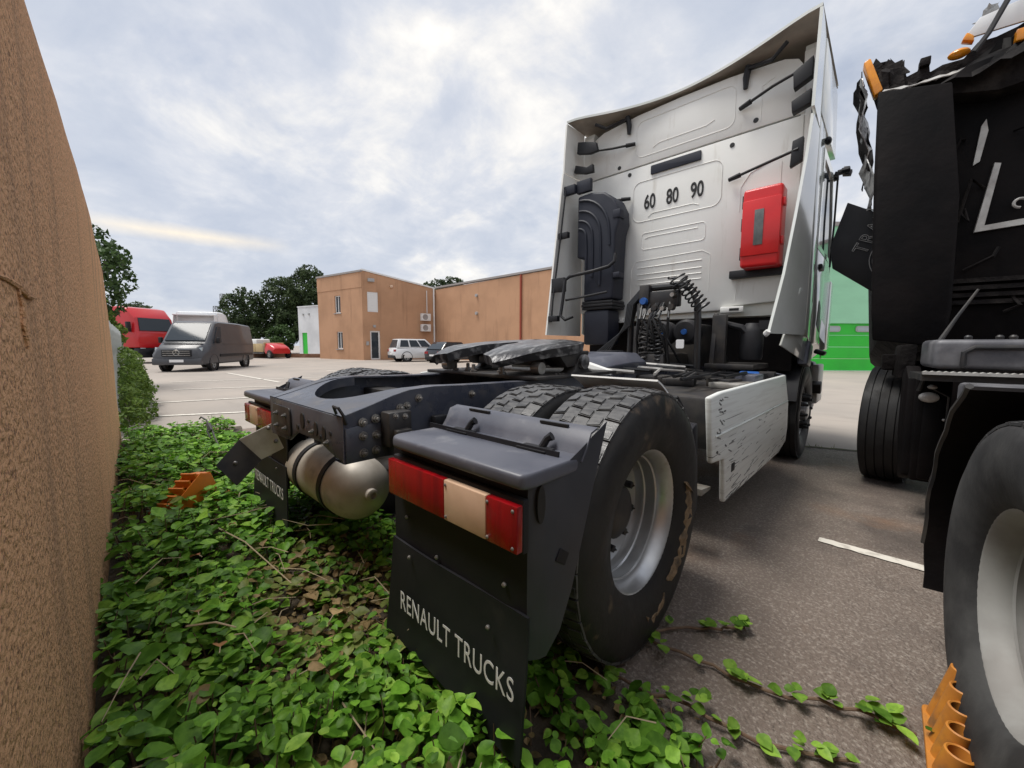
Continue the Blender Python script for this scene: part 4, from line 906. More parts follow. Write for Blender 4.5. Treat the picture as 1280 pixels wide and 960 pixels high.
# air tank, steel plate ---------------------------------------------------
at = link('air_tank', None, tr)
g = MB(); rT = .155; g.lathe([(-.74, .0), (-.73, .06), (-.70, .11), (-.65, .145), (-.60, rT), (-.03, rT), (.02, .145), (.07, .11), (.10, .06), (.11, 0)], (0, -.54, .485), n=40); g.build('tank_shell', 'tank_metal', at, sm=60)
g = MB(); g.lathe([(.09, .03), (.13, .03), (.135, .022), (.135, .015), (.12, .014), (.12, 0)], (0, -.545, .485), n=16); g.build('tank_boss', 'tank_metal', at)
for x in (-.45, -.12):
    g = MB(); g.lathe([(x - .02, rT + .002), (x - .02, rT + .008), (x + .02, rT + .008), (x + .02, rT + .002)], (0, -.54, .485), n=40, closed=True); g.b2(x - .025, x + .025, -.58, -.50, .635, .78); g.build('tank_strap', 'black_plastic', at)
sp = link('plate_holder', None, tr)
P0, P1, P2, P3 = Vector((-.53, -.775, .765)), Vector((-.52, -.725, .625)), Vector((-.58, -.815, .57)), Vector((-.60, -.907, .692))
g = MB(); nrm = Vector((.02, -.0, .006)); g.hexa([P0, P1, P2, P3] + [p + Vector((0, .004, .004)) for p in (P0, P1, P2, P3)]); g.build('bent_arm', 'lit_steel', sp)
Q0, Q1 = P3, P2; Q2, Q3 = Vector((-.50, -.95, .48)), Vector((-.54, -1.023, .590))
g = MB(); g.hexa([Q0, Q1, Q2, Q3] + [p + Vector((-.003, .005, 0)) for p in (Q0, Q1, Q2, Q3)]); g.build('hanging_plate', 'chassis_dark', sp)
for p in ((-.535, -.785, .745), (-.525, -.757, .67), (-.545, -.94, .585)): g = MB(); g.sphere(p, .011, 8, 6); g.build('plate_bolt', 'bolt_steel', sp)

# cab ---------------------------------------------------------------------
CY = 3.20
cab = link('cab', None, tr)
g = MB(); g.prism([(-1.13, 1.62), (-.80, 1.55), (-.74, 1.50), (-.58, 1.50), (-.55, 1.55), (.50, 1.57), (.52, 1.60), (1.13, 1.64), (1.13, 3.296), (-1.13, 3.296)], 'y', CY, CY + .05); g.build('rear_panel', 'cab_white', cab, bev=.006)
tp = [(-1.13, 3.312), (1.13, 3.312), (1.12, 3.70), (1.06, 3.80), (.95, 3.845), (.5, 3.885), (0, 3.895), (-.5, 3.885), (-.95, 3.845), (-1.06, 3.80), (-1.12, 3.70)]
g = MB(); g.prism(tp, 'y', CY, CY + .05); g.build('upper_rear_panel', 'cab_white', cab, bev=.006)
g = MB(); loft(g, [body_ring(3.252, 1.5, 2.4, 3.78, 1.20, 1.215, 1.10, .1), body_ring(4.2, 1.25, 2.4, 3.82, 1.215, 1.22, 1.08, .1), body_ring(4.75, 1.2, 2.2, 3.6, 1.215, 1.22, 1.05, .1), body_ring(5.15, 1.1, 2.0, 2.7, 1.2, 1.2, 1.05, .1), body_ring(5.3, 1.0, 1.6, 2.1, 1.15, 1.15, 1.0, .1)]); g.build('cab_shell', 'cab_side_white', cab, sm=40)
def rib(pts, closed=True, r=.0045, mm='cab_white'):
    g = MB(); g.tube([(x, CY - .001, z) for x, z in pts], r, 6, closed=closed); g.build('pressed_rib', mm, cab)
rib(rrect(-.52, .46, 2.66, 3.12, .09, 6))
rib([(-.33, 2.70), (-.28, 2.735), (.18, 2.735), (.24, 2.71)], False)
rib(rrect(-.40, .32, 2.33, 2.52, .04, 5)); rib([(-.36, 2.455), (-.3, 2.47), (.24, 2.47)], False)
rib([(-.52, 1.75), (-.52, 2.12), (-.46, 2.2), (.30, 2.22), (.38, 2.17), (.38, 1.78)], False)
for z in (2.12, 2.04, 1.98, 1.92): rib([(-.44, z), (.30, z + .005)], False, .006)
rib(rrect(-.50, .55, 3.40, 3.80, .08, 6)); rib([(-.3, 3.47), (-.22, 3.5), (.28, 3.5), (.36, 3.53)], False)
rib([(.64, 2.55), (.64, 2.78), (.72, 2.90), (1.0, 3.0)], False); rib([(.98, 1.95), (.98, 2.93)], False); rib([(.64, 1.65), (.66, 1.86)], False)
rib([(-.78, 3.33), (-.78, 3.68), (-.70, 3.75)], False); rib([(.78, 3.36), (.78, 3.68), (.88, 3.72)], False)
for a, b, c, d in ((-.78, -.58, 1.475, 1.535), (.52, .74, 1.535, 1.60)): g = MB(); g.b2(a, b, CY - .05, CY, c, d); g.build('cab_foot', 'cab_white', cab, bev=.012)
g = MB()
for x in (-.72, .61): g.b2(x, x + .09, CY - .053, CY - .0505, 1.50 if x < 0 else 1.555, 1.52 if x < 0 else 1.58)
g.build('foot_slot_shade', 'letter_black', cab)  # black bars on the solid feet, painting the dark inside their openings
g = MB(); g.prism(rrect(-.31, .245, 3.165, 3.265, .012), 'y', CY - .018, CY - .002); g.build('rubber_strip', 'navy_plastic', cab, bev=.004)
for x, z in ((-.72, 3.36), (-.58, 3.24), (.74, 3.385), (.54, 3.22)):
    g = MB(); g.lathe([(CY - .006, 0), (CY - .006, .022), (CY, .024)], (x, 0, z), 'y', 14); g.build('plug', 'letter_black', cab)
for i, tx in enumerate(('60', '80', '90')):
    text('speed_number', tx, 'letter_black', cab, frame4((-.315 + i * .265, CY - .004, 2.865), (1, 0, 0), (0, 0, 1)), sx=.62, size=.225, extrude=.0005, bold=.0045)
g = MB(); g.b2(.60, 1.10, CY - .09, CY - .002, 1.875, 1.95); g.build('black_rail', 'black_plastic', cab, bev=.006)
# roof deflector with swept-back corners, seen from below
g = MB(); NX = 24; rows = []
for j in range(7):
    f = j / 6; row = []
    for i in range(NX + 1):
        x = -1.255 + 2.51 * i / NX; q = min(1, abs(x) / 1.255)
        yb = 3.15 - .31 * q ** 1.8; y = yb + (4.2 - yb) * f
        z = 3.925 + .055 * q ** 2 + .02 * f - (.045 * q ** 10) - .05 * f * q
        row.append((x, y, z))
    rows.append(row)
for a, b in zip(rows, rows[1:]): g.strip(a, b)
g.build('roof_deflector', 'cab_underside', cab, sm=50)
g = MB()
for a, b in zip(rows, rows[1:]): g.strip([(x * 1.003, y - .004, z + .022) for x, y, z in a], [(x * 1.003, y - .004, z + .022) for x, y, z in b])
g.strip([(x * 1.003, y - .004, z + .022) for x, y, z in rows[0]], [(x * 1.003, y - .004, z - .003) for x, y, z in rows[0]]); g.build('roof_skin', 'cab_side_white', cab, sm=50)
# side deflectors (right one bent in at its foot)
def sdefl(s, edge, name, m='cab_white'):
    g = MB(); A = []
    for (x, y, z) in edge:
        row = []
        for k in range(7):
            f = k / 6; row.append((s * (x + (1.25 - x) * f), y + (3.22 - y) * f, z))
        if A: g.strip(A, row)
        A = row
    return g.build(name, m, cab, sm=60, solid=.022 * s)
sdefl(-1, [(1.26, 2.85, 3.93), (1.26, 2.82, 3.60), (1.26, 2.80, 3.34)], 'side_deflector'); sdefl(-1, [(1.26, 2.79, 3.325), (1.265, 2.7, 2.7), (1.27, 2.6, 2.0), (1.27, 2.50, 1.32)], 'side_deflector')
sdefl(1, [(1.262, 2.84, 3.93), (1.262, 2.80, 3.5), (1.26, 2.78, 3.15)], 'side_deflector', 'cab_side_white')
sdefl(1, [(1.25, 2.86, 3.13), (1.235, 2.82, 2.8), (1.20, 2.74, 2.3), (1.16, 2.64, 1.8), (1.10, 2.52, 1.30)], 'side_deflector', 'cab_side_white')
g = MB(); g.tube([(1.10, 2.47, 1.32), (1.085, 2.48, 1.30), (1.07, 2.55, 1.28)], [.02, .025, .01], 8); g.build('broken_foot', 'cab_white', cab)
# right side: rubber gap, quarter panel, door, sill
g = MB(); g.tube([(1.235, 3.02, 3.7), (1.232, 2.98, 3.2), (1.21, 2.95, 2.6), (1.17, 2.86, 2.0), (1.12, 2.75, 1.45)], .022, 6); g.build('rubber_seal', 'black_plastic', cab)
for s in (1, -1):
    m = 'cab_side_white'
    g = MB(); g.prism([(3.24, 1.35), (3.60, 1.22), (3.60, 3.25), (3.24, 3.25)], 'x', s * 1.222, s * 1.252); g.build('quarter_panel', m, cab, bev=.008)
    d = None
    g = MB(); g.prism([(3.62, 1.22), (4.80, 1.22), (4.86, 1.9), (4.55, 2.16), (3.62, 2.16)], 'x', s * 1.222, s * 1.256); g.build('door', m, cab, bev=.01)
    g = MB(); P = [(3.62, 2.165), (4.55, 2.165), (4.86, 1.9), (4.72, 2.6), (4.45, 3.12), (3.62, 3.12)]; I = [(3.70, 2.22), (4.55, 2.21), (4.76, 2.05), (4.64, 2.58), (4.40, 3.04), (3.70, 3.04)]
    for i in range(6):
        j = (i + 1) % 6; g.hexa([(s * 1.222, *P[i]), (s * 1.222, *P[j]), (s * 1.222, *I[j]), (s * 1.222, *I[i]), (s * 1.254, *P[i]), (s * 1.254, *P[j]), (s * 1.254, *I[j]), (s * 1.254, *I[i])])
    g.build('window_frame', m, cab)
    g = MB(); g.prism(I, 'x', s * 1.228, s * 1.240); g.build('door_window', 'glass', cab, sm=0)
    g = MB(); g.b2(s * 1.256, s * 1.285, 3.75, 3.95, 1.98, 2.03); g.build('door_handle', 'black_plastic', cab, bev=.006)
    g = MB(); g.prism([(3.225, 3.27), (4.45, 3.27), (4.22, 3.86), (3.225, 3.90)], 'x', s * 1.10, s * 1.256); g.build('roof_side', m, cab, bev=.01)
    g = MB(); g.b2(s * 1.10, s * 1.245, 3.21, 3.24, 1.62, 3.85); g.build('corner_post', 'cab_white', cab, bev=.006)
    g = MB(); g.prism([(4.84, 1.15), (5.2, 1.15), (5.2, 2.0), (4.9, 2.0)], 'x', s * 1.20, s * 1.262); g.build('corner_panel', m, cab, bev=.02)
# dented lower panels on the right-hand side
g = MB(); g.hexa([(1.13, 2.86, 1.20), (1.235, 3.40, 1.05), (1.225, 3.40, 1.05), (1.11, 2.88, 1.20), (1.225, 3.02, 1.72), (1.262, 3.52, 1.62), (1.25, 3.52, 1.62), (1.21, 3.03, 1.72)]); g.build('dented_panel', 'cab_side_white', cab, bev=.004)
g = MB(); g.prism([(3.9, 1.42), (4.15, 1.35), (4.12, 1.62), (3.98, 1.68)], 'x', 1.257, 1.262); g.build('torn_hole_shade', 'letter_black', cab)  # black patch on the unbroken door skin; the tear's dark inside as colour
g = MB(); g.add([(1.262, 4.2, 1.30), (1.30, 4.35, 1.22), (1.285, 4.40, 1.42), (1.262, 4.25, 1.50), (1.27, 4.35, 1.05)], [(0, 1, 2, 3), (0, 4, 1)]); g.build('torn_skin', 'cab_side_white', cab, sm=0, solid=.004)
g = MB(); g.prism([(3.38, 1.02), (3.62, .98), (3.72, 1.20), (3.50, 1.25)], 'x', 1.18, 1.268); g.build('wing_moulding', 'guard_grey', cab, bev=.015)
g = MB(); g.box((1.30, 4.0, 1.13), (.10, .16, .05), rotm('Y', 20)); g.build('broken_step', 'black_plastic', cab, bev=.015)
# smashed mirror bracket and rod, small camera pod
mr = link('broken_mirror', None, tr); rm = random.Random(4)
g = MB()
for k in range(7): g.box((1.30 + rm.uniform(-.05, .07), 4.5 + rm.uniform(-.06, .06), 3.12 + rm.uniform(-.07, .07)), (rm.uniform(.04, .09), rm.uniform(.04, .08), rm.uniform(.03, .08)), rotm('X', rm.uniform(0, 90)) @ rotm('Z', rm.uniform(0, 90)))
g.build('mirror_stump', 'black_plastic', mr, bev=.005)
g = MB(); g.tube([(1.285, 4.5, 3.1), (1.285, 4.5, 2.6), (1.275, 4.5, 2.1)], .010, 8); g.build('mirror_rod', 'black_plastic', mr)
g = MB(); g.sphere((1.272, 3.62, 3.17), (.03, .05, .035), 12, 8); g.build('roof_pod', 'black_plastic', mr)

# brackets and stays on the back of the cab
def bracket(pts, m='black_plastic', w=.05, nm='stay_bracket'):
    g = MB(); g.prism(pts, 'y', 2.98, 2.98 + w); g.build(nm, m, tr, bev=.006)
bracket([(-1.20, 3.60), (-1.19, 3.74), (-1.05, 3.70), (-.93, 3.66), (-.90, 3.55), (-1.02, 3.55)])
bracket([(-1.24, 3.38), (-1.22, 3.47), (-1.05, 3.40), (-.97, 3.42), (-.96, 3.32), (-1.08, 3.33)])
bracket([(1.06, 3.58), (1.20, 3.66), (1.20, 3.50), (1.07, 3.44)], w=.08); bracket([(1.06, 3.34), (1.20, 3.40), (1.20, 3.28), (1.07, 3.24)], w=.08); bracket([(1.08, 2.78), (1.17, 2.82), (1.17, 3.02), (1.09, 3.0)], w=.06)
def stay(p, r=.014):
    g = MB(); g.tube(p, r, 8); a, b = Vector(p[-1]), Vector(p[-2]); d = (a - b).normalized(); g.tube([a - d * .09, a + d * .02], [r * 1.8, r * 1.5], 8); g.build('stay_rod', 'black_plastic', tr)
stay([(-1.02, 3.0, 3.58), (-.75, 3.06, 3.55), (-.52, 3.16, 3.56)]); stay([(1.08, 3.0, 3.58), (.90, 3.04, 3.56), (.62, 3.16, 3.53)]); stay([(1.14, 2.98, 2.92), (.9, 3.05, 2.9), (.56, 3.15, 2.87)]); stay([(-1.1, 2.9, 2.98), (-.85, 3.0, 2.94), (-.56, 3.16, 2.95)])
for x0, x1 in ((-.95, -.60), (1.0, .70)):
    g = MB(); s = 1 if x0 < 0 else -1; g.tube([(x0, 3.0, 3.87), (x0 + s * .12, 3.05, 3.80), (x0 + s * .34, 3.15, 3.87)], .018, 6); g.tube([(x0 + s * .34, 3.16, 3.90), (x0 + s * .36, 3.17, 3.80), (x0 + s * .36, 3.17, 3.70)], [.03, .03, .02], 6); g.build('deflector_strut', 'black_plastic', tr)
# left edge fittings inside the left deflector
g = MB(); g.b2(-1.27, -1.10, 2.80, 2.86, 3.06, 3.17); g.b2(-1.10, -.90, 2.84, 2.90, 3.05, 3.20); g.build('hinge_block', 'navy_plastic', tr, bev=.012)
g = MB(); g.tube([(-1.21, 2.77, 3.1), (-1.22, 2.72, 2.7), (-1.225, 2.64, 2.2), (-1.225, 2.56, 1.75), (-1.23, 2.54, 1.48)], .011, 6); g.build('stay_cable', 'black_plastic', tr)
for z, w, y in ((2.55, .09, 2.70), (1.93, .12, 2.58), (1.52, .09, 2.52)):
    g = MB(); g.b2(-1.27, -1.27 + w * 1.6, y, y + .06, z - .035 - (.05 if z < 2 and z > 1.7 else 0), z + .035 + (.05 if z < 2 and z > 1.7 else 0)); g.build('cable_clamp', 'black_plastic', tr, bev=.008)
# air intake snorkel with moulded curves
IY = 2.86
g = MB(); g.prism([(-1.09, 3.02), (-.90, 3.03), (-.72, 2.99), (-.60, 2.90), (-.53, 2.76), (-.52, 2.62), (-.56, 2.50), (-.57, 2.2), (-.58, 1.75), (-.98, 1.73), (-.98, 2.26), (-1.09, 2.28)], 'y', IY, IY + .28); it = g.build('air_intake', 'navy_plastic', tr, bev=.025, seg=3)
for r in (.42, .30, .19, .10):
    pts = [(-1.06 + r * math.cos(R(a)), 2.52 + r * 1.05 * math.sin(R(a))) for a in range(90, -1, -10)]
    pts += [(pts[-1][0] + .01, pts[-1][1] - dz) for dz in (.15, .3 + r)]
    g = MB(); g.tube([(x, IY - .004, z) for x, z in pts if z > 1.8], .016, 6); g.build('moulded_curve', 'navy_plastic', it)
for a, b, c, d in ((-.60, -.50, 2.66, 2.76), (-.58, -.49, 1.98, 2.05)): g = MB(); g.b2(a, b, IY - .01, IY + .12, c, d); g.build('intake_lug', 'navy_plastic', it, bev=.015)
g = MB()
for k in range(3): g.b2(-.99 - .008 * (k % 2), -.57 + .008 * (k % 2), IY - .01 - .008 * (k % 2), IY + .29, 1.63 + k * .035, 1.662 + k * .035)
g.build('intake_bellows', 'black_plastic', it, bev=.006)
g = MB(); g.b2(-.97, -.62, IY, IY + .28, 1.2, 1.625); g.build('intake_duct', 'navy_plastic', it, bev=.03)
g = MB(); g.tube([(-.46, 2.70, 2.22), (-.46, 2.68, 2.13), (-.52, 2.66, 2.08), (-.70, 2.64, 2.05), (-1.02, 2.62, 2.02), (-1.07, 2.60, 1.98), (-1.08, 2.56, 1.7), (-1.09, 2.54, 1.55), (-1.02, 2.54, 1.5), (-.95, 2.6, 1.54)], .02, 8); g.tube([(-.53, 2.66, 1.80), (-.8, 2.64, 1.77), (-1.06, 2.60, 1.74)], .014, 8); g.build('grab_rail', 'black_plastic', tr)

# red extinguisher box ------------------------------------------------------
ex_ = link('extinguisher_box', None, tr)
g = MB(); g.b2(.735, 1.055, 2.93, 3.14, 1.935, 2.655); g.build('box_body', 'red_box', ex_, bev=.03, seg=4)
g = MB(); g.b2(.74, 1.05, 2.915, 2.931, 2.04, 2.545); g.build('box_lid', 'red_box', ex_, bev=.006)
g = MB(); g.b2(.845, .92, 2.908, 2.9155, 2.13, 2.45); g.build('box_window', 'window_grey', ex_, bev=.002)
g = MB()
for z in (2.02, 2.29, 2.5): g.b2(.718, .737, 2.98, 3.06, z, z + .12)
g.build('box_hinge', 'black_plastic', ex_, bev=.004)
for z in (2.12, 2.46): g = MB(); g.b2(1.052, 1.075, 2.95, 3.02, z, z + .07); g.build('box_latch', 'red_box', ex_, bev=.006)

# air line bracket with coiled hoses ------------------------------------------
def coil(a, b, r, turns, tr_=.009, n=12):
    a, b = Vector(a), Vector(b); d = (b - a); L = d.length; t = d.normalized(); u = t.orthogonal().normalized(); w = t.cross(u); N = int(turns * n)
    return [a + t * L * i / N + (u * math.cos(2 * PI * i / n) + w * math.sin(2 * PI * i / n)) * r for i in range(N + 1)]
ho = link('air_line_stand', None, tr); HY = 2.4
g = MB(); g.tube([(-.10, HY, .98), (-.09, HY, 1.45), (-.05, HY, 1.62), (.02, HY, 1.72), (.10, HY, 1.75), (.42, HY, 1.75), (.50, HY, 1.70), (.55, HY, 1.58), (.56, HY, 1.40), (.57, HY, .98)], .03, 10); g.build('stand_tube', 'hose_black', ho)
g = MB(); g.b2(.02, .40, HY - .06, HY + .02, 1.56, 1.71); g.b2(.02, .12, HY - .08, HY, 1.60, 1.78); g.build('coupling_panel', 'chassis_dark', ho, bev=.012)
for x, z, m, r in ((.08, 1.62, 'blue_cap', .035), (.19, 1.55, 'chassis_dark', .03), (.27, 1.54, 'steel', .022), (.15, 1.52, 'steel', .02), (.36, 1.66, 'steel', .022), (.35, 1.55, 'chassis_dark', .03)):
    g = MB(); g.lathe([(HY - .12, 0), (HY - .12, r * .9), (HY - .105, r), (HY - .06, r)], (x, 0, z), 'y', 14); g.build('coupling', m, ho)
for a, b, r, tn, nm in (((.09, HY - .08, 1.46), (.09, HY - .08, 1.02), .045, 9, 'coiled_hose'), ((.16, HY - .05, 1.50), (.17, HY - .05, .98), .032, 15, 'coiled_hose'), ((.23, HY - .07, 1.42), (.24, HY - .07, .98), .034, 12, 'coiled_hose'), ((.40, HY - .06, 1.80), (.62, HY - .04, 1.52), .065, 8, 'coiled_hose'), ((.38, HY - .1, 1.84), (.44, HY - .08, 1.70), .07, 3, 'coiled_hose')):
    g = MB(); g.tube(coil(a, b, r, tn), .010 if r < .05 else .008, 6); g.build(nm, 'hose_black' if tn != 9 else 'chassis_dark', ho)
rh = random.Random(9)
for k in range(9):
    x0 = rh.uniform(0, .45); x1 = x0 + rh.uniform(-.15, .2); g = MB()
    g.tube([(x0, HY - .05, 1.6), (x0 + rh.uniform(-.06, .06), HY - .14, 1.45), ((x0 + x1) / 2, HY - .10, 1.25), (x1, HY + rh.uniform(-.1, .2), 1.0)], .012, 6); g.build('air_hose', 'hose_black', ho)
for k in range(5):
    x0 = -.08 + .015 * k; g = MB(); g.tube([(x0 + .1, HY - .04, 1.74), (x0 - .02, HY - .07, 1.6), (x0 - .05, HY - .06, 1.4), (x0 - .25 - .05 * k, HY - .02, 1.12), (x0 - .5, HY, 1.02)], .011, 6); g.build('air_hose', 'hose_black', ho)
g = MB(); g.prism(rrect(.42, .49, 1.17, 1.25, .012), 'y', HY - .13, HY - .12); g.build('white_tag', 'tag_white', ho)
for x, z in ((.12, 1.32), (.36, 1.33)):
    g = MB(); g.lathe([(2.62, 0), (2.62, .05), (2.63, .10), (2.66, .125), (2.78, .125), (2.80, .10)], (x, 0, z), 'y', 24); k = g.build('air_bellow', 'black_plastic', tr)
    g = MB(); g.lathe([(2.60, 0), (2.60, .028), (2.62, .03)], (x, 0, z), 'y', 8); g.build('bellow_cap', 'blue_cap', k)
# engine, gearbox and brackets in the dark under the cab
g = MB(); g.b2(-.42, .42, 2.95, 4.7, .62, 1.42); g.b2(-.3, .3, 2.3, 2.95, .6, 1.12); g.build('engine', 'chassis_dark', tr, bev=.03)
g = MB(); g.b2(-1.05, 1.05, 4.75, 4.95, .55, 1.25); g.b2(-1.1, 1.1, 3.9, 4.0, .95, 1.45); g.build('radiator', 'wreck_black', tr)
g = MB(); g.prism([(2.55, .99), (3.15, .99), (2.98, 1.10), (2.80, 1.22), (2.72, 1.47), (2.63, 1.50)], 'x', .62, .66); g.b2(.60, 1.0, 2.5, 3.1, .985, 1.03); g.b2(.62, .74, 2.6, 2.66, 1.0, 1.48); g.build('cab_support', 'chassis_dark', tr, bev=.008)
g = MB(); g.lathe([(1.07, 0), (1.07, .085), (1.10, .095), (1.32, .095), (1.36, .08), (1.40, .05), (1.40, 0)], (.92, 2.75, 0), 'z', 20); g.build('filter_housing', 'black_plastic', tr)
g = MB(); g.tube([(.70, 2.7, 1.40), (.85, 2.68, 1.36), (.92, 2.7, 1.28)], .03, 8); g.b2(.98, 1.06, 2.70, 2.76, 1.34, 1.42); g.build('filter_pipe', 'black_plastic', tr)
g = MB(); g.b2(-1.15, 1.15, 3.3, 3.36, .95, 1.56); g.build('daylight_screen', 'wreck_black', tr)  # added dark sheet that stops daylight showing through under the cab
g = MB(); g.b2(-1.2, -.45, 1.0, 2.7, .45, .94); g.build('fuel_tank', 'galvanised', tr, bev=.06)

# deck of equipment between cab and rear wheels
rd = random.Random(12)
g = MB(); g.b2(.46, 1.16, .95, 2.70, .60, .90); g.build('battery_box', 'chassis_dark', tr, bev=.02)
for k in range(14):
    x = rd.uniform(.5, 1.1); y = rd.uniform(1.1, 2.65); g = MB(); g.box((x, y, .915 + rd.uniform(0, .03)), (rd.uniform(.06, .25), rd.uniform(.06, .3), rd.uniform(.04, .09)), rotm('Z', rd.uniform(-15, 15))); g.build('deck_fitting', rd.choice(['chassis_dark', 'black_plastic', 'galvanised', 'chassis_dark', 'guard_grey']), tr, bev=.008)
for k in range(10):
    x = rd.uniform(.45, 1.1); y = rd.uniform(1.0, 2.0); g = MB(); g.tube([(x, y, .98), (x + rd.uniform(-.1, .1), y + .3, 1.0), (x + rd.uniform(-.2, .2), y + .6, .975)], .012, 6); g.build('deck_pipe', rd.choice(['hose_black', 'hose_black', 'pale_metal', 'chassis_dark']), tr)
g = MB(); g.box((1.05, 2.15, .965), (.14, .22, .05), rotm('Z', 12)); g.build('blue_cover', 'blue_cap', tr, bev=.015)
g = MB(); loft(g, [[(x * w + .12, y, .98 + z * h) for x, z in ((-.2, 0), (.2, 0), (.24, .5), (.15, 1), (-.15, 1), (-.24, .5))] for y, w, h in ((1.05, .8, .06), (1.25, 1, .12), (1.55, 1.05, .16), (1.8, 1.0, .15), (1.95, .8, .07))]); g.build('moulded_cover', 'guard_grey', tr, sm=50, bev=.01)
g = MB(); g.prism(rrect(-.02, .16, 1.62, 1.80, .03), 'z', 1.135, 1.15); g.build('cover_ring', 'black_plastic', tr, bev=.004)
g = MB(); g.b2(-.44, .44, 1.15, 2.65, .985, .995); g.build('catwalk', 'chassis_dark', tr)
for k in range(6):
    g = MB(); y = 1.1 + .25 * k; g.tube([(-.42 + .06 * k, y, 1.02), (-.1, y + .1, 1.035), (.3, y + .05, 1.02), (.5, y + .2, 1.0)], .014, 6); g.build('brake_line', 'hose_black' if k % 2 else 'pale_metal', tr)
# front halves of the rear mudguards
for s in (1, -1):
    g = MB(); P = [(.56 * math.cos(R(a)), .505 + .56 * math.sin(R(a))) for a in range(-8, 64 if s > 0 else 34, 6)]
    g.strip([(s * .60, y, z) for y, z in P], [(s * 1.20, y, z) for y, z in P]); g.build('front_mudguard', 'guard_black', tr, sm=60, solid=.01)
    g = MB(); P = [(.585 * math.cos(R(a)), .505 + .585 * math.sin(R(a))) for a in range(28, 72, 5)]
    g.strip([(s * .70, y + .01, z) for y, z in P], [(s * 1.14, y + .01, z) for y, z in P]); (g.build('guard_cover', 'cab_white', tr, sm=60, solid=.008) if s > 0 else None)
g = MB(); g.tube([(-.35, .92, 1.035), (-.1, 1.0, 1.06), (.2, 1.05, 1.05), (.42, 1.12, .99)], [.03, .04, .045, .03], 8); g.build('cream_duct', 'cab_white', tr)
# side skirts
for s in (1, -1):
    g = MB(); g.prism([(.62, .945), (.80, .957), (2.52, .957), (2.60, .86), (2.735, .70), (2.77, .48), (2.72, .36), (2.45, .315), (.95, .325), (.91, .58), (.70, .60)], 'x', s * 1.205, s * 1.235); sk = g.build('side_skirt', 'scratch_white' if s > 0 else 'skirt_white', tr, bev=.012, seg=3)
    g = MB(); g.tube([(s * 1.236, .72, .735), (s * 1.238, 1.6, .73), (s * 1.236, 2.68, .725)], .006, 6); g.build('skirt_crease', 'skirt_white', sk)
    if s > 0:
        rs = random.Random(31); g = MB()
        for k in range(85):
            lo = rs.random() ** 1.8; z = .335 + .42 * lo; y = .96 + 1.7 * rs.random() ** 1.6; L = rs.uniform(.02, .22) * (1 - .5 * lo)
            if y + L > 2.66: continue
            g.box((1.2352, y + L / 2, z), (.0016, L, rs.uniform(.0015, .005)), rotm('X', rs.gauss(4, 3)))
        for k in range(24):
            z = rs.uniform(.60, .93); y = .735 + abs(rs.gauss(0, .07)) + (.2 if z < .62 else 0); L = rs.uniform(.015, .07); g.box((1.2352, y + L / 2, z), (.0016, L, rs.uniform(.002, .010)), rotm('X', rs.gauss(-15, 12)))
        mat('scuff', (.05, .05, .05), .6, c2=(.3, .3, .29), scale=30); stuff(g.build('scuff_marks', 'scuff', sk, sm=0, fix=False))
    g = MB(); g.b2(s * 1.19, s * 1.237, 1.04, 1.12, .47, .53); g.build('skirt_latch', 'black_plastic', sk, bev=.01)
    g = MB(); g.strip([(s * 1.22, 2.63 + .12 * math.sin(i / 8 * PI), .95 - .62 * i / 8) for i in range(9)], [(s * 1.05, 2.80 + .14 * math.sin(i / 8 * PI), .97 - .62 * i / 8) for i in range(9)]); g.build('wheel_housing', 'guard_grey', tr, sm=60, solid=.012)
    g = MB(); g.prism([(.53, .80), (.60, .82), (.66, .36), (.60, .34)], 'x', s * .75, s * 1.19); g.build('spray_guard', 'guard_black', tr, bev=.01)
    g = MB(); P = [(FAX + .57 * math.cos(R(a)), .505 + .57 * math.sin(R(a))) for a in range(20, 165, 8)]
    g.strip([(s * .85, y, z) for y, z in P], [(s * 1.22, y, z) for y, z in P]); g.build('front_wing', 'black_plastic', tr, sm=60, solid=.012)
g = MB(); g.b2(1.19, 1.262, 4.42, 4.85, .52, .98); g.b2(-1.262, -1.19, 4.42, 4.85, .52, .98); g.build('bumper_end', 'cab_white', tr, bev=.02)
g = MB(); g.box((1.25, 4.36, .72), (.10, .10, .12), rotm('X', 20)); g.build('bumper_bracket', 'chassis_dark', tr, bev=.01)
g = MB(); g.b2(-1.15, 1.15, 5.05, 5.3, .35, 1.0); g.build('bumper', 'guard_grey', tr, bev=.05)
g = MB(); g.prism([(.80, .42), (.95, .40), (.95, .385), (.80, .385)], 'x', .9, 1.16); g.build('tray_edge', 'galvanised', tr)

# ------------------------------------------------------------------ wrecked black tractor unit on the right (own frame, left side at x = 0)
wr = thing('wrecked_tractor_unit', 'burnt-looking black wrecked tractor unit with torn cab at the right edge', 'truck', (2.14, .1, 0), R(6))
# rear wheels
truck_wheel(wr, .095, .06, -1, 'tyre_grey', M_trg, M_rimg, rotx=.3); truck_wheel(wr, .495, 0, 1, 'tyre_grey', M_trg, M_rimg, hub=False)
truck_wheel(wr, 2.335, 0, 1, 'tyre_grey', M_trg, M_rimg, rotx=.3); truck_wheel(wr, 1.985, 0, -1, 'tyre_grey', M_trg, M_rimg, hub=False)
for s, x in ((-1, .11), (1, 2.37)): truck_wheel(wr, x, 3.42, s, 'tyre', M_trs, M_frim, rz=R(-13), hub=False)
g = MB(); g.tube([(.3, 0, .505), (2.2, 0, .505)], .08, 12); g.sphere((1.24, 0, .51), (.24, .22, .2)); g.build('rear_axle', 'chassis_dark', wr)
for x in (.815, 1.665): g = MB(); g.b2(x - .04, x + .04, -.8, 4.6, .72, .98); g.build('chassis_rail', 'wreck_black', wr, bev=.006)
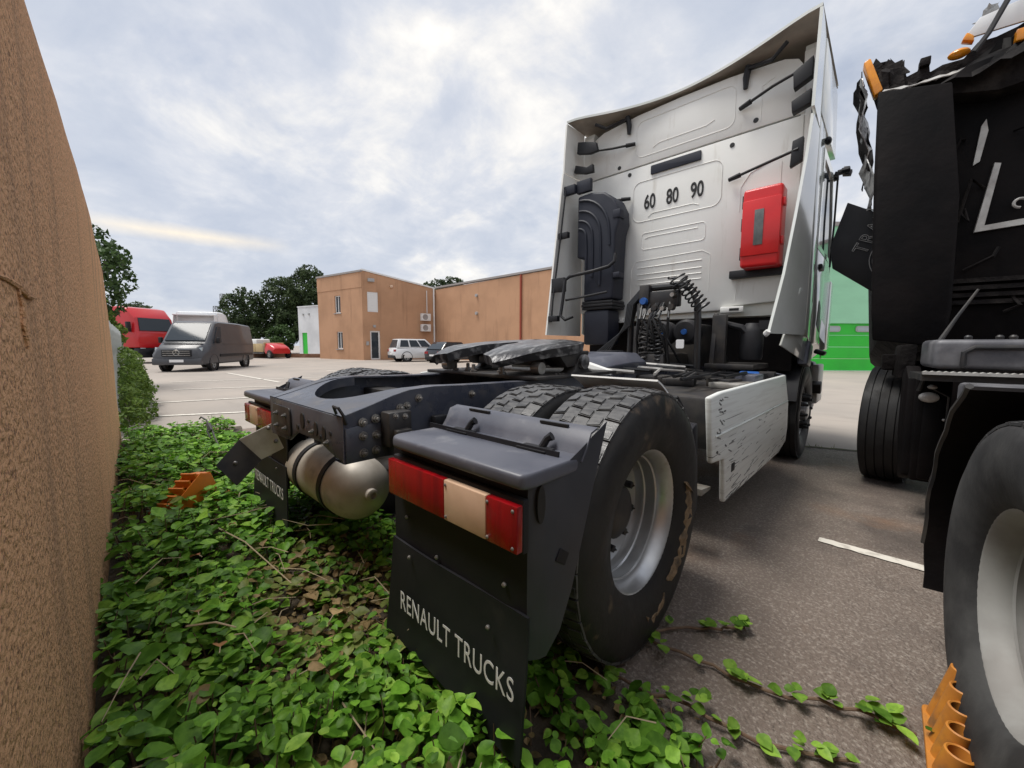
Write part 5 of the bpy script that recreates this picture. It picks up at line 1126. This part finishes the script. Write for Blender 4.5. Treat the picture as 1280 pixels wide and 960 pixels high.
for y in (-.7, .6, 2.0): g = MB(); g.b2(.86, 1.62, y - .06, y + .06, .76, .94); g.build('cross_member', 'wreck_black', wr)
g = MB(); g.lathe([(1.02, 0), (1.02, .42), (1.06, .46), (1.10, .45), (1.12, .40), (1.12, 0)], (1.24, .5, 0), 'z', 28); g.build('fifth_wheel', 'grease', wr)
# front half of the rear-left mudguard with broken rim
for s, x0, x1 in ((-1, -.075, .62), (1, 1.86, 2.5)):
    g = MB(); P = [(.06 + .635 * math.cos(R(a)), .505 + .635 * math.sin(R(a))) for a in range(-22, 68, 5)]
    g.strip([(x0 + .003 * math.sin(i * 1.7), y, z) for i, (y, z) in enumerate(P)], [(x1, y, z) for y, z in P]); mg = g.build('mudguard', 'wreck_black', wr, sm=60, solid=.012)
    g = MB(); g.tube([(x0 + .003 * math.sin(i * 1.7), y, z) for i, (y, z) in enumerate(P)][3:], .010, 6); g.build('mudguard_rim', 'chassis_dark', mg)
    g = MB(); P = [(-.60 * math.cos(R(a)), .505 + .60 * math.sin(R(a))) for a in range(-20, 60, 8)]
    g.strip([(x0, y, z) for y, z in P], [(x1, y, z) for y, z in P]); g.build('mudguard', 'wreck_black', wr, sm=60, solid=.012)
# cab carcass
cb = link('cab', None, wr)
def jag(pts, amp, seed):
    r = random.Random(seed); return [(x + r.uniform(-amp, amp), z + r.uniform(-amp, amp)) for x, z in pts]
g = MB(); g.prism([(-.13, 1.24), (.24, 1.19), (.26, 1.45), (.24, 2.2), (.15, 2.95), (-.22, 3.02), (-.20, 2.4), (-.15, 1.45)], 'y', 2.55, 2.60); g.build('side_deflector', 'wreck_black', cb, bev=.01)
bw = [(.18, 1.22), (2.3, 1.22), (2.34, 2.4), (2.3, 3.75), (1.6, 3.68), (1.1, 3.60), (.75, 3.42), (.52, 3.27), (.42, 3.24), (.30, 3.18), (.15, 3.05)]
g = MB(); g.prism(bw, 'y', 2.9, 2.98); g.build('back_wall', 'wreck_black', cb, bev=.01)
g = MB(); loft(g, [body_ring(2.985, 1.25, 2.2, 3.0, 1.1, 1.2, 1.05, .1), body_ring(3.8, 1.15, 2.2, 3.2, 1.15, 1.22, 1.05, .1), body_ring(4.5, 1.0, 2.0, 2.9, 1.15, 1.22, 1.0, .1), body_ring(4.9, .9, 1.6, 2.1, 1.1, 1.15, .95, .1)]); g.v = [(x + 1.16, y, z) for x, y, z in g.v]; g.build('cab_shell', 'wreck_char', cb, sm=40)
# crumpled bodywork along the left flank and torn roof edge
def crumple(name, m, P00, P10, P11, P01, nu, nv, amp, seed, th=.006, par=None):
    P00, P10, P11, P01 = map(Vector, (P00, P10, P11, P01)); g = MB(); A = []; n = (P10 - P00).cross(P01 - P00).normalized(); r = random.Random(seed)
    for j in range(nv + 1):
        row = []
        for i in range(nu + 1):
            u, v = i / nu, j / nv; p = P00 * (1 - u) * (1 - v) + P10 * u * (1 - v) + P11 * u * v + P01 * (1 - u) * v
            ed = amp * (1.0 if j in (0, nv) or i in (0, nu) else .4)
            row.append(tuple(p + n * mnoise.noise(p * 7 + Vector((seed, 0, 0))) * amp * 2 + Vector((r.uniform(-ed, ed), r.uniform(-ed, ed), r.uniform(-ed, ed)))))
        if A: g.strip(A, row)
        A = row
    return g.build(name, m, par or cb, sm=25, solid=th)
crumple('crumpled_flank', 'crumpled_silver', (-.20, 2.62, 2.28), (-.20, 2.95, 2.28), (-.30, 2.95, 3.25), (-.31, 2.66, 3.2), 5, 12, .02, 3)
crumple('crumpled_flank', 'wreck_char', (-.21, 2.70, 2.55), (-.22, 3.1, 2.5), (-.34, 3.1, 3.3), (-.325, 2.75, 3.28), 5, 10, .018, 8)
g = MB(); g.hexa([(-.235, 2.62, 3.03), (-.19, 2.62, 3.06), (-.19, 2.72, 3.06), (-.235, 2.72, 3.03), (-.315, 2.64, 3.30), (-.275, 2.64, 3.32), (-.275, 2.74, 3.32), (-.315, 2.74, 3.30)]); g.build('amber_lamp', 'lens_amber', cb, bev=.012)
crumple('torn_roof', 'wreck_char', (-.25, 2.68, 3.10), (-.05, 2.68, 3.04), (-.08, 2.80, 3.30), (-.24, 2.80, 3.38), 8, 5, .03, 11)
crumple('torn_roof', 'wreck_char', (-.10, 2.66, 3.03), (.42, 2.70, 3.10), (.40, 2.9, 3.26), (.02, 2.85, 3.20), 12, 5, .028, 15)
crumple('torn_roof', 'wreck_black', (.10, 2.62, 2.95), (.75, 2.66, 3.10), (.75, 2.75, 3.36), (.25, 2.75, 3.14), 10, 5, .03, 21)
crumple('roof_lip', 'pale_metal', (-.2, 2.60, 3.025), (.28, 2.66, 3.05), (.30, 2.69, 3.075), (-.18, 2.63, 3.05), 14, 1, .006, 5)
g = MB(); g.b2(.0, .055, 2.7, 2.78, 3.18, 3.235); g.build('torn_bracket', 'wreck_char', cb, bev=.006)
g = MB(); g.sphere((.185, 2.68, 3.175), (.055, .05, .026), 14, 8); g.build('roof_beacon', 'lens_amber', cb)
g = MB(); g.hexa([(.20, 2.70, 3.27), (.62, 2.72, 3.28), (.62, 2.74, 3.28), (.20, 2.72, 3.27), (.27, 2.70, 3.38), (.62, 2.72, 3.45), (.62, 2.74, 3.45), (.27, 2.72, 3.38)]); g.build('white_visor', 'truck_white', cb, bev=.004)
g = MB(); g.hexa([(.195, 2.69, 3.265), (.255, 2.69, 3.235), (.255, 2.75, 3.235), (.195, 2.75, 3.265), (.215, 2.69, 3.31), (.25, 2.69, 3.275), (.25, 2.75, 3.275), (.215, 2.75, 3.31)]); g.build('amber_marker', 'lens_amber', cb, bev=.01)
g = MB(); g.b2(.43, .6, 2.66, 2.72, 3.14, 3.215); g.build('amber_marker', 'lens_amber', cb, bev=.01)
rj = random.Random(40); jt = [(-.20, 3.04)] + [(x, z + rj.uniform(-.02, .02)) for x, z in ((-.27, 3.28), (-.24, 3.34), (-.19, 3.30), (-.17, 3.33), (-.13, 3.26), (-.09, 3.28), (-.06, 3.17), (.0, 3.18), (.01, 3.23), (.05, 3.22), (.06, 3.16), (.12, 3.15), (.22, 3.18), (.28, 3.24), (.36, 3.24), (.45, 3.27), (.60, 3.33), (.8, 3.44), (1.1, 3.60))] + [(1.2, 3.0), (.4, 2.9)]
g = MB(); g.prism(jt, 'y', 2.74, 2.90); g.build('roof_remains', 'wreck_char', cb, bev=.004)
g = MB(); g.tube([(.24, 2.6, 3.12), (.30, 2.62, 3.22), (.38, 2.64, 3.42), (.41, 2.66, 3.60)], .016, 6); g.build('bent_bar', 'black_plastic', cb)
crumple('torn_sheet', 'crumpled_silver', (.25, 2.72, 3.36), (.34, 2.74, 3.36), (.36, 2.74, 3.46), (.30, 2.72, 3.44), 5, 4, .012, 31)
# pale strips still clinging to the back wall
g = MB(); g.prism([(.345, 2.48), (.375, 2.50), (.40, 2.70), (.385, 2.78), (.365, 2.74)], 'y', 2.88, 2.898); g.build('pale_strip', 'pale_metal', cb)
g = MB(); g.prism([(.385, 2.01), (.43, 2.05), (.475, 2.46), (.445, 2.47)], 'y', 2.87, 2.897); g.prism([(.385, 2.01), (.80, 2.04), (.80, 2.085), (.43, 2.05)], 'y', 2.8705, 2.8965); g.build('frame_strip', 'pale_metal', cb)
g = MB(); g.tube([(.58 + .03 * math.cos(R(a)), 2.86, 2.17 + .03 * math.sin(R(a))) for a in range(0, 300, 25)], .009, 6); g.build('loose_hook', 'pale_metal', cb)
rr_ = random.Random(17)
for k in range(12):
    x = rr_.uniform(.28, 1.2); z = rr_.uniform(1.35, 3.1); g = MB()
    g.tube([(x, 2.88, z), (x + rr_.uniform(-.1, .1), 2.83, z + rr_.uniform(-.1, .1)), (x + rr_.uniform(-.2, .25), 2.87, z - rr_.uniform(.0, .25))], rr_.uniform(.006, .014), 6); g.build('loose_wire', rr_.choice(['wreck_char', 'wreck_black']), cb)
g = MB()
for k in range(4): g.b2(.28, 1.6, 2.85 - .012 * k, 2.899, 1.50 + k * .05, 1.53 + k * .05)
g.build('back_ribs', 'wreck_char', cb)
g = MB(); g.tube([(.12, 2.3, 1.10), (.16, 2.32, 1.18), (.25, 2.36, 1.38), (.34, 2.4, 1.56)], [.02, .016, .010, .007], 8); g.build('gas_strut', 'chassis_dark', wr)
# hanging panel with half-hidden lettering
pn = link('hanging_panel', None, wr)
q = [Vector(p) for p in ((-.32, 3.3, 2.48), (-.42, 3.3, 2.10), (-.39, 3.3, 1.91), (.12, 3.3, 1.50), (.30, 3.3, 2.10))]
g = MB(); g.prism([(p.x, p.z) for p in q], 'y', 3.3, 3.33); g.build('panel_sheet', 'black_plastic', pn, bev=.006)
exv = Vector((.14, 0, .30)).normalized(); eyv = Vector((-.30, 0, .14)).normalized()
text('lettering', 'TRANS', 'letter_grey', pn, frame4(Vector((-.115, 3.294, 2.23)) , exv, eyv), sx=.85, size=.15, outline=.003, space=1.25)
g = MB()
for rr2 in (.17, .15): g.tube([(.03 + rr2 * math.cos(R(a)), 3.294, 1.95 + rr2 * 1.1 * math.sin(R(a))) for a in range(100, 261, 10)], .003, 5)
g.build('lettering', 'letter_grey', pn)
g = MB(); g.tube([(-.20, 3.31, 2.40), (-.12, 3.29, 2.37), (-.05, 3.28, 2.375)], .006, 6); g.build('panel_wire', 'hose_black', pn)
# grey casing, serrated step, louvred box, wing and fender debris
g = MB(); g.b2(.10, 1.3, 1.95, 2.35, 1.06, 1.235); cs = g.build('grey_casing', 'case_grey', wr, bev=.03, seg=3)
g = MB(); g.tube([(.22, 1.945, 1.08), (.22, 1.94, 1.16), (.26, 1.94, 1.19), (.6, 1.94, 1.19)], .014, 8); g.build('casing_pipe', 'chassis_dark', cs)
for x in (.24, .36, .41): g = MB(); g.lathe([(1.235, .016), (1.25, .018), (1.26, .01), (1.26, 0)], (x, 2.0, 0), 'z', 10); g.build('casing_stud', 'chassis_dark', cs)
g = MB(); xs_ = [.05 + .014 * i for i in range(70)]
g.prism([(x, 1.045 + (.006 if i % 2 else 0)) for i, x in enumerate(xs_)] + [(xs_[-1], 1.03), (xs_[0], 1.03)], 'y', 1.86, 1.90); g.build('serrated_step', 'pale_metal', wr)
g = MB(); g.b2(.05, 1.0, 1.905, 2.3, .99, 1.028); g.build('step_tread', 'chassis_dark', wr)
g = MB(); g.b2(.17, .72, 1.3, 1.75, .62, 1.0); lb = g.build('louvred_box', 'case_grey', wr, bev=.02)
for k in range(3): g = MB(); g.b2(.155 + .012 * k, .70, 1.285 + .0 * k, 1.30, .965 - .035 * k, .985 - .035 * k); g.build('louvre', 'pale_metal', lb, bev=.003)
g = MB(); g.b2(.24, .70, 1.28, 1.298, .72, .87); g.build('type_plate', 'pale_metal', lb, bev=.006)
g = MB(); g.prism([(2.35, .30), (2.45, .25), (2.62, .55), (2.66, 1.0), (2.55, 1.06), (2.42, .98)], 'x', .06, .14); g.build('step_bracket', 'wreck_black', wr, bev=.015)
g = MB(); g.b2(.10, .26, 2.30, 2.42, .28, .98); g.b2(.13, .23, 2.27, 2.30, .30, .86); sb_ = g.build('step_panel', 'wreck_black', wr, bev=.02)
g = MB(); g.sphere((.15, 2.27, .86), (.05, .02, .035), 12, 8); g.sphere((.16, 2.26, .93), (.025, .02, .015), 10, 6); g.build('broken_lamp', 'pale_metal', sb_)
g = MB(); g.tube([(.10, 2.28, .90), (.12, 2.26, 1.0), (.20, 2.26, 1.0)], .012, 6); g.tube([(.16, 2.26, .92), (.235, 2.25, .87), (.235, 2.25, .55), (.19, 2.25, .30)], .006, 6); g.build('trim_edge', 'chassis_dark', sb_)
for z in (.72, .52): g = MB(); g.sphere((.225, 2.255, z), .01, 8, 6); g.build('trim_bolt', 'steel', sb_)
g = MB(); g.hexa([(.05, 2.75, .95), (.14, 2.75, .95), (.14, 3.1, .95), (.05, 3.1, .95), (.06, 2.8, 1.2), (.15, 2.8, 1.22), (.15, 3.1, 1.22), (.06, 3.1, 1.2)]); g.b2(-.02, .10, 3.0, 3.12, 1.0, 1.13); g.build('wing_remains', 'wreck_char', wr, bev=.015)
P = [(3.42 + .57 * math.cos(R(a)), .505 + .57 * math.sin(R(a))) for a in range(95, 200, 8)]
g = MB(); g.strip([(.13, y, z) for y, z in P], [(.40, y, z) for y, z in P]); g.build('front_wing', 'wreck_black', wr, sm=60, solid=.012)
g = MB(); g.b2(.3, 2.2, 2.5, 4.6, .6, 1.15); g.build('engine', 'wreck_black', wr, bev=.04)
g = MB(); g.b2(.72, 1.0, .7, 2.2, .45, .95); g.b2(.15, .72, .75, 1.2, .4, .8); g.build('side_tank', 'wreck_black', wr, bev=.04)

# ------------------------------------------------------------------ wheel chocks and wire
def chock_ribbed(name, label, m, loc, rz, tilt, sc=1.0):
    t = thing(name, label, 'wheel chock', loc, rz); t.rotation_euler = (tilt[0], tilt[1], rz); t.scale = (sc, sc, sc)
    prof = [(-.20, 0), (.17, 0), (.10, .20), (.03, .22)]
    for s in (-1, 1): g = MB(); g.prism(prof, 'y', s * .075, s * .067); g.build('side_cheek', m, t, bev=.002)
    g = MB(); g.hexa([(.17, -.067, .004), (.17, .067, .004), (.16, .067, .004), (.16, -.067, .004), (.103, -.067, .198), (.103, .067, .198), (.093, .067, .198), (.093, -.067, .198)]); g.build('back_face', m, t)
    g = MB(); g.b2(.03, .10, -.067, .067, .196, .212); g.build('top_face', m, t)
    for k in range(6):
        f = k / 5.3; x = -.19 + .21 * f; z = .006 + .205 * f
        g = MB(); g.box((x, 0, z), (.012, .134, .05), rotm('Y', -20)); g.build('cross_rib', m, t)
    g = MB(); g.prism([(-.19, .0), (.03, .20), (.03, .188), (-.17, .0)], 'y', -.005, .005); g.build('centre_web', m, t)
    g = MB(); g.b2(.12, .30, -.05, .05, .0, .03); g.build('foot_plate', m, t)
    return t
chock_ribbed('wheel_chock', 'ribbed orange wheel chock lying on the ivy near the wall', 'chock_orange', (-1.50, -1.02, .10), R(116), (R(-6), R(4)), 1.0)
t = thing('wheel_chock', 'yellow-orange wheel chock of round tubes by the tyre at bottom right', 'wheel chock', (2.035, .29, 0), R(90))
for k in range(5):
    h = .20 - .026 * k; x = .085 - .060 * k; g = MB(); o, i_ = .031, .024
    g.lathe([(0.0, o), (h, o), (h + .003, (o + i_) / 2), (h, i_), (.02, i_), (.02, 0)], (x, 0, .0), 'z', 20)
    g.v = [(a, b - .22 * c, c) for a, b, c in g.v]; g.build('tube', 'chock_yellow', t, sm=40)
g = MB(); g.prism(rrect(-.22, .12, -.036, .036, .02), 'z', .0, .018); g.build('base', 'chock_yellow', t, bev=.004)
t = thing('bent_wire', 'thin bent metal rod loop standing in the weeds by the yard', 'wire', (-3.4, -.62, .05))
g = MB(); g.tube([(.75, 0, .1), (.4, .0, .22), (.1, .02, .31), (-.02, .02, .27), (.06, 0, .22), (.2, 0, .17)], .008, 6); g.tube([(-.35, 0, .30), (-.25, 0, .335), (.05, 0, .34), (.28, 0, .27), (.22, 0, .24), (.05, 0, .305)], .008, 6); g.tube([(.28, 0, .27), (.1, .02, .31)], .008, 6); g.build('rod', 'chassis_dark', t)

# ------------------------------------------------------------------ ground cover
def leaf_pts(n=5):
    # half outline of an ovate, lightly toothed leaf of unit length
    return [(.0, .0), (.16, .27), (.38, .40), (.62, .34), (.84, .17), (1.0, .0)]
LP = leaf_pts()
def add_leaf(g, p, direc, size, tilt, roll, tint, curl=.18, width=1.0):
    d = Vector((math.cos(direc) * math.cos(tilt), math.sin(direc) * math.cos(tilt), math.sin(tilt))); side = Vector((-math.sin(direc), math.cos(direc), 0)); up = d.cross(side) * -1 if d.cross(side).z < 0 else d.cross(side)
    s2 = side * math.cos(roll) + up * math.sin(roll); u2 = up * math.cos(roll) - side * math.sin(roll); o = len(g.v); p = Vector(p)
    mid = []; L = []; Rr = []
    for a, w in LP:
        c = p + d * a * size - Vector((0, 0, 1)) * curl * size * a * a; mid.append(c - u2 * .06 * size * (1 if 0 < a < 1 else 0)); L.append(c + s2 * w * size * width + u2 * .05 * size); Rr.append(c - s2 * w * size * width + u2 * .05 * size)
    n = len(LP); g.v += [tuple(x) for x in mid] + [tuple(x) for x in L[1:-1]] + [tuple(x) for x in Rr[1:-1]]
    g.cols += [tint] * (n + 2 * (n - 2))
    li = [o] + [o + n + i for i in range(n - 2)] + [o + n - 1]; ri = [o] + [o + n + (n - 2) + i for i in range(n - 2)] + [o + n - 1]
    for i in range(n - 1):
        if i == 0: g.f += [(o, li[1], o + 1), (o, o + 1, ri[1])]; g.mi += [0, 0]
        elif i == n - 2: g.f += [(o + i, li[i], o + n - 1), (o + i, o + n - 1, ri[i])]; g.mi += [0, 0]
        else: g.f += [(o + i, li[i], li[i + 1], o + i + 1), (o + i, o + i + 1, ri[i + 1], ri[i])]; g.mi += [0, 0]
rv = random.Random(21)
G1, G2, G3, G4 = Vector((.075, .18, .02)), Vector((.20, .43, .045)), Vector((.34, .56, .08)), Vector((.22, .26, .07))
BR1, BR2 = Vector((.24, .17, .075)), Vector((.42, .29, .15))
def dens(x, y):
    # thick near the wall, thin and dry under the chassis, sparse on the asphalt side
    edge = -.12 + .22 * mnoise.noise(Vector((x * 1.1, 3.0, 0))) - max(0, x - 1.0) * .55
    if x > 1.02: edge = -.11 - (x - 1.02) * .30 + .14 * mnoise.noise(Vector((x * 3.1, 8.0, 0)))
    if y > edge: return 0
    d = 1.0
    if -.75 < x < .62 and y > -.98: d *= .65
    if x > 1.2: d *= .62
    if x < -4.3: d *= max(0, (x + 5.0) / .7)
    return d * min(1, (edge - y) / .12)
def dry(x, y):
    q = ((x - .05) / .65) ** 2 + ((y + .78) / .38) ** 2
    return max(0, .8 - q * .85) + .12 * max(0, mnoise.noise(Vector((x * 3, y * 3, 9))))
gc = MB(); dg = MB(); near = []; nshoot = 0; stems = MB()
while nshoot < 3600:
    x = rv.uniform(-4.9, 2.05); y = rv.uniform(-1.68, .12)
    if y < wall_y(x) + .03 or rv.random() > dens(x, y): continue
    dist = math.hypot(x - CAM.x, y - CAM.y)
    if dist > 2.6 and rv.random() < .25: continue
    nshoot += 1
    hz = mnoise.noise(Vector((x * 1.7, y * 1.7, 5))); H = max(.04, (.13 + .10 * hz) * (1.25 if y < -1.1 else 1.0) * (.55 if dry(x, y) > .35 else 1) * (.6 if x > 1.15 else 1)); z0 = bed(x, y)
    k = rv.randint(3, 6); big = rv.uniform(.8, 1.25) * (1.15 if x < -.3 else 1)
    top = Vector((x + rv.uniform(-.05, .05), y + rv.uniform(-.05, .05), z0 + H * rv.uniform(.4, 1.15)))
    if rv.random() < .5: stems.tube([(x, y, z0), tuple(Vector((x, y, z0)).lerp(top, .5) + Vector((rv.uniform(-.015, .015), rv.uniform(-.015, .015), 0))), tuple(top)], [.0028, .0024, .0016], 4, cap=False)
    dd = dry(x, y)
    for i in range(k):
        a = rv.uniform(0, 2 * PI); s = rv.uniform(.030, .066) * big * (.55 if rv.random() < .35 else (1.35 if rv.random() < .12 else 1)); lv = rv.random()
        p = top + Vector((math.cos(a) * .012, math.sin(a) * .012, -H * .55 * lv * rv.random()))
        if rv.random() < dd * .75: c = BR1.lerp(BR2, rv.random()) if rv.random() < .5 else G4 * rv.uniform(.7, 1.3)
        else:
            f = rv.random(); c = G1.lerp(G2, f * 1.5) if f < .66 else G2.lerp(G3, (f - .66) * 3)
            c = c * rv.uniform(.75, 1.2) * (1 + .25 * hz)
        args = (tuple(p), a, s, rv.uniform(-.25, .55), rv.uniform(-.5, .5), tuple(c), rv.uniform(.05, .5), rv.uniform(.8, 1.1))
        if dist < 1.9 and lv < .35 and s > .04 and y > wall_y(x) + .06: near.append((dist, args))
        else: add_leaf(gc, *args)
near.sort(key=lambda q: q[0] / q[1][2])
cover = gc.build('ground_cover', 'leaf_cover', None, sm=0, fix=False)
stuff(tag(cover, 'dense green leafy ground cover between the wall and the lorry', 'ground cover'))
for me in (cover.data,): me.polygons.foreach_set('use_smooth', [True] * len(me.polygons))
for dist, a in near[:260]:
    g = MB(); add_leaf(g, (0, 0, 0), *a[1:]); me = g.mesh('leaf', 'leaf_cover', sm=60, fix=False); link('leaf', me, cover, a[0])
rest = MB()
for dist, a in near[260:]: add_leaf(rest, *a)
o = rest.build('leaf_layer', 'leaf_cover', cover, sm=0, fix=False); stuff(o); o.data.polygons.foreach_set('use_smooth', [True] * len(o.data.polygons))
o = stems.build('stem_layer', 'vine_stem', cover, sm=60, fix=False); stuff(o)
tw = MB()
for _ in range(130):
    x = rv.uniform(-3.0, 1.7); y = rv.uniform(-1.4, -.1)
    if dens(x, y) <= .1: continue
    a = rv.uniform(0, 6.28); L = rv.uniform(.06, .3); z = bed(x, y) + rv.uniform(.05, .17)
    tw.tube([(x, y, z), (x + math.cos(a) * L * .5 + rv.uniform(-.02, .02), y + math.sin(a) * L * .5, z + rv.uniform(-.01, .04)), (x + math.cos(a) * L, y + math.sin(a) * L, z + rv.uniform(-.04, .04))], [.0026, .002, .0012], 4, cap=False)
stuff(tw.build('twig_layer', 'dry_stalk', cover, sm=60, fix=False))
# leaf litter under the chassis
lit = MB()
for _ in range(2600):
    x = rv.gauss(.1, .75); y = rv.uniform(-1.35, .1)
    if not (-1.9 < x < 1.55) or dens(x, y) <= 0: continue
    add_leaf(lit, (x, y, bed(x, y) + rv.uniform(.002, .035)), rv.uniform(0, 6.28), rv.uniform(.018, .05), rv.uniform(-.2, .4), rv.uniform(-.6, .6), tuple(BR1.lerp(BR2, rv.random()) * rv.uniform(.5, 1.25)), rv.uniform(-.4, .5), rv.uniform(.6, 1.0))
o = lit.build('leaf_litter', 'leaf_dry', None, sm=0, fix=False); stuff(tag(o, 'brown dead leaf litter on the soil under the chassis', 'leaf litter'))
# trailing vines over the asphalt
for k, (P, lab) in enumerate((([(1.05, .02, .02), (1.35, .06, .03), (1.62, .10, .02), (1.85, .20, .03), (2.0, .24, .02)], 'brown leafy vine trailing over the asphalt to the yellow chock'), ([(1.15, -.25, .02), (1.40, -.18, .04), (1.68, -.10, .02), (1.90, .03, .02)], 'thin leafy vine creeping over the asphalt at bottom right'), ([(1.22, -.5, .03), (1.45, -.42, .04), (1.66, -.36, .02)], 'short leafy vine at the bottom edge below the tyre'), ([(1.1, -.1, .02), (1.22, .12, .02), (1.38, .28, .02), (1.5, .42, .02)], 'sparse vine reaching across the asphalt beside the rear tyre'))):
    t = thing('trailing_vine', lab, 'vine', (0, 0, 0), 0, 'vines on the asphalt'); Q = []
    for a, b in zip(P, P[1:]):
        for i in range(5): Q.append(Vector(a).lerp(Vector(b), i / 5) + Vector((rv.uniform(-.012, .012), rv.uniform(-.012, .012), rv.uniform(-.003, .006))))
    g = MB(); g.tube([tuple(q) for q in Q], .0055, 6); g.build('stem', 'vine_stem', t)
    for q in Q[1:]:
        if rv.random() < .25: continue
        for i in range(rv.randint(1, 4)):
            g = MB(); c = G1.lerp(G3, rv.random()) * rv.uniform(.8, 1.1); add_leaf(g, tuple(q + Vector((rv.uniform(-.02, .02), rv.uniform(-.02, .02), rv.uniform(.01, .035)))), rv.uniform(0, 6.28), rv.uniform(.03, .062), rv.uniform(-.1, .5), rv.uniform(-.4, .4), tuple(c)); g.build('leaf', 'leaf_cover', t, sm=60, fix=False)
# conspicuous dead leaves and stalks
for x, y, s, c, lab in ((.62, -1.02, .055, BR2 * 1.0, 'large pale dry leaf curled beside the mud flap'), (.30, -1.18, .06, Vector((.42, .20, .09)), 'small orange-brown leaf on the ivy near the bottom'), (-.48, -1.12, .06, Vector((.42, .16, .08)), 'reddish fallen leaf on the ivy left of the air tank'), (.05, -1.20, .06, Vector((.36, .22, .1)), 'brown crinkled leaf among the ivy in the foreground'), (.42, -.86, .07, BR2 * 1.3, 'tan dry leaf on the bare patch under the air tank'), (.98, -1.05, .06, BR2 * 1.2, 'dry leaf under the lower corner of the mud flap'), (-.75, -.92, .05, Vector((.42, .15, .08)), 'red-brown leaf below the hanging steel plate')):
    z = bed(x, y) + .16; t = thing('dry_leaf', lab, 'leaf', (x, y, z), rv.uniform(0, 6))
    g = MB(); add_leaf(g, (0, 0, 0), 0, s, .2, .3, tuple(c), .6, .9); g.build('blade', 'leaf_dry', t, sm=60, fix=False, solid=0)
    g = MB(); g.tube([(0, 0, 0), (-s * .4, .004, -.004)], .0018, 5); g.build('stalk', 'dry_stalk', t)
for P, lab in (([(-.9, -1.0, .16), (-.4, -.95, .22), (.1, -.90, .20)], 'pale dry twig lying across the ivy below the tank'), ([(.2, -1.25, .25), (.38, -1.2, .33), (.5, -1.17, .36)], 'pale straw stalk rising from the ivy in the foreground'), ([(.95, -.98, .06), (1.08, -.90, .12), (1.2, -.84, .14)], 'straw stalk beside the lower corner of the mud flap')):
    g = MB(); g.tube(P, [.004, .003, .002], 5); tag(g.build('dry_stalk', 'dry_stalk'), lab, 'twig')
# grass tufts along the pavement joint
tf = MB()
for _ in range(500):
    f = rv.random(); a = A_ = Vector((-1.0, 3.75, 0)).lerp(Vector((4.5, 5.4, 0)), f)
    if mnoise.noise(Vector((f * 40, 0, 0))) < .05: continue
    p = a + Vector((rv.uniform(-.02, .02), rv.uniform(-.04, .04), 0)); d = rv.uniform(0, 6.28); h = rv.uniform(.02, .06); o = len(tf.v)
    tf.v += [tuple(p), tuple(p + Vector((.006, .004, 0))), tuple(p + Vector((math.cos(d) * h * .6, math.sin(d) * h * .6, h)))]; tf.f.append((o, o + 1, o + 2)); tf.mi.append(0); tf.cols += [tuple(G1.lerp(G4, rv.random()))] * 3
stuff(tag(tf.build('joint_grass', 'leaf_cover', None, sm=0, fix=False), 'thin grass growing in the joint between asphalt and concrete', 'grass'))
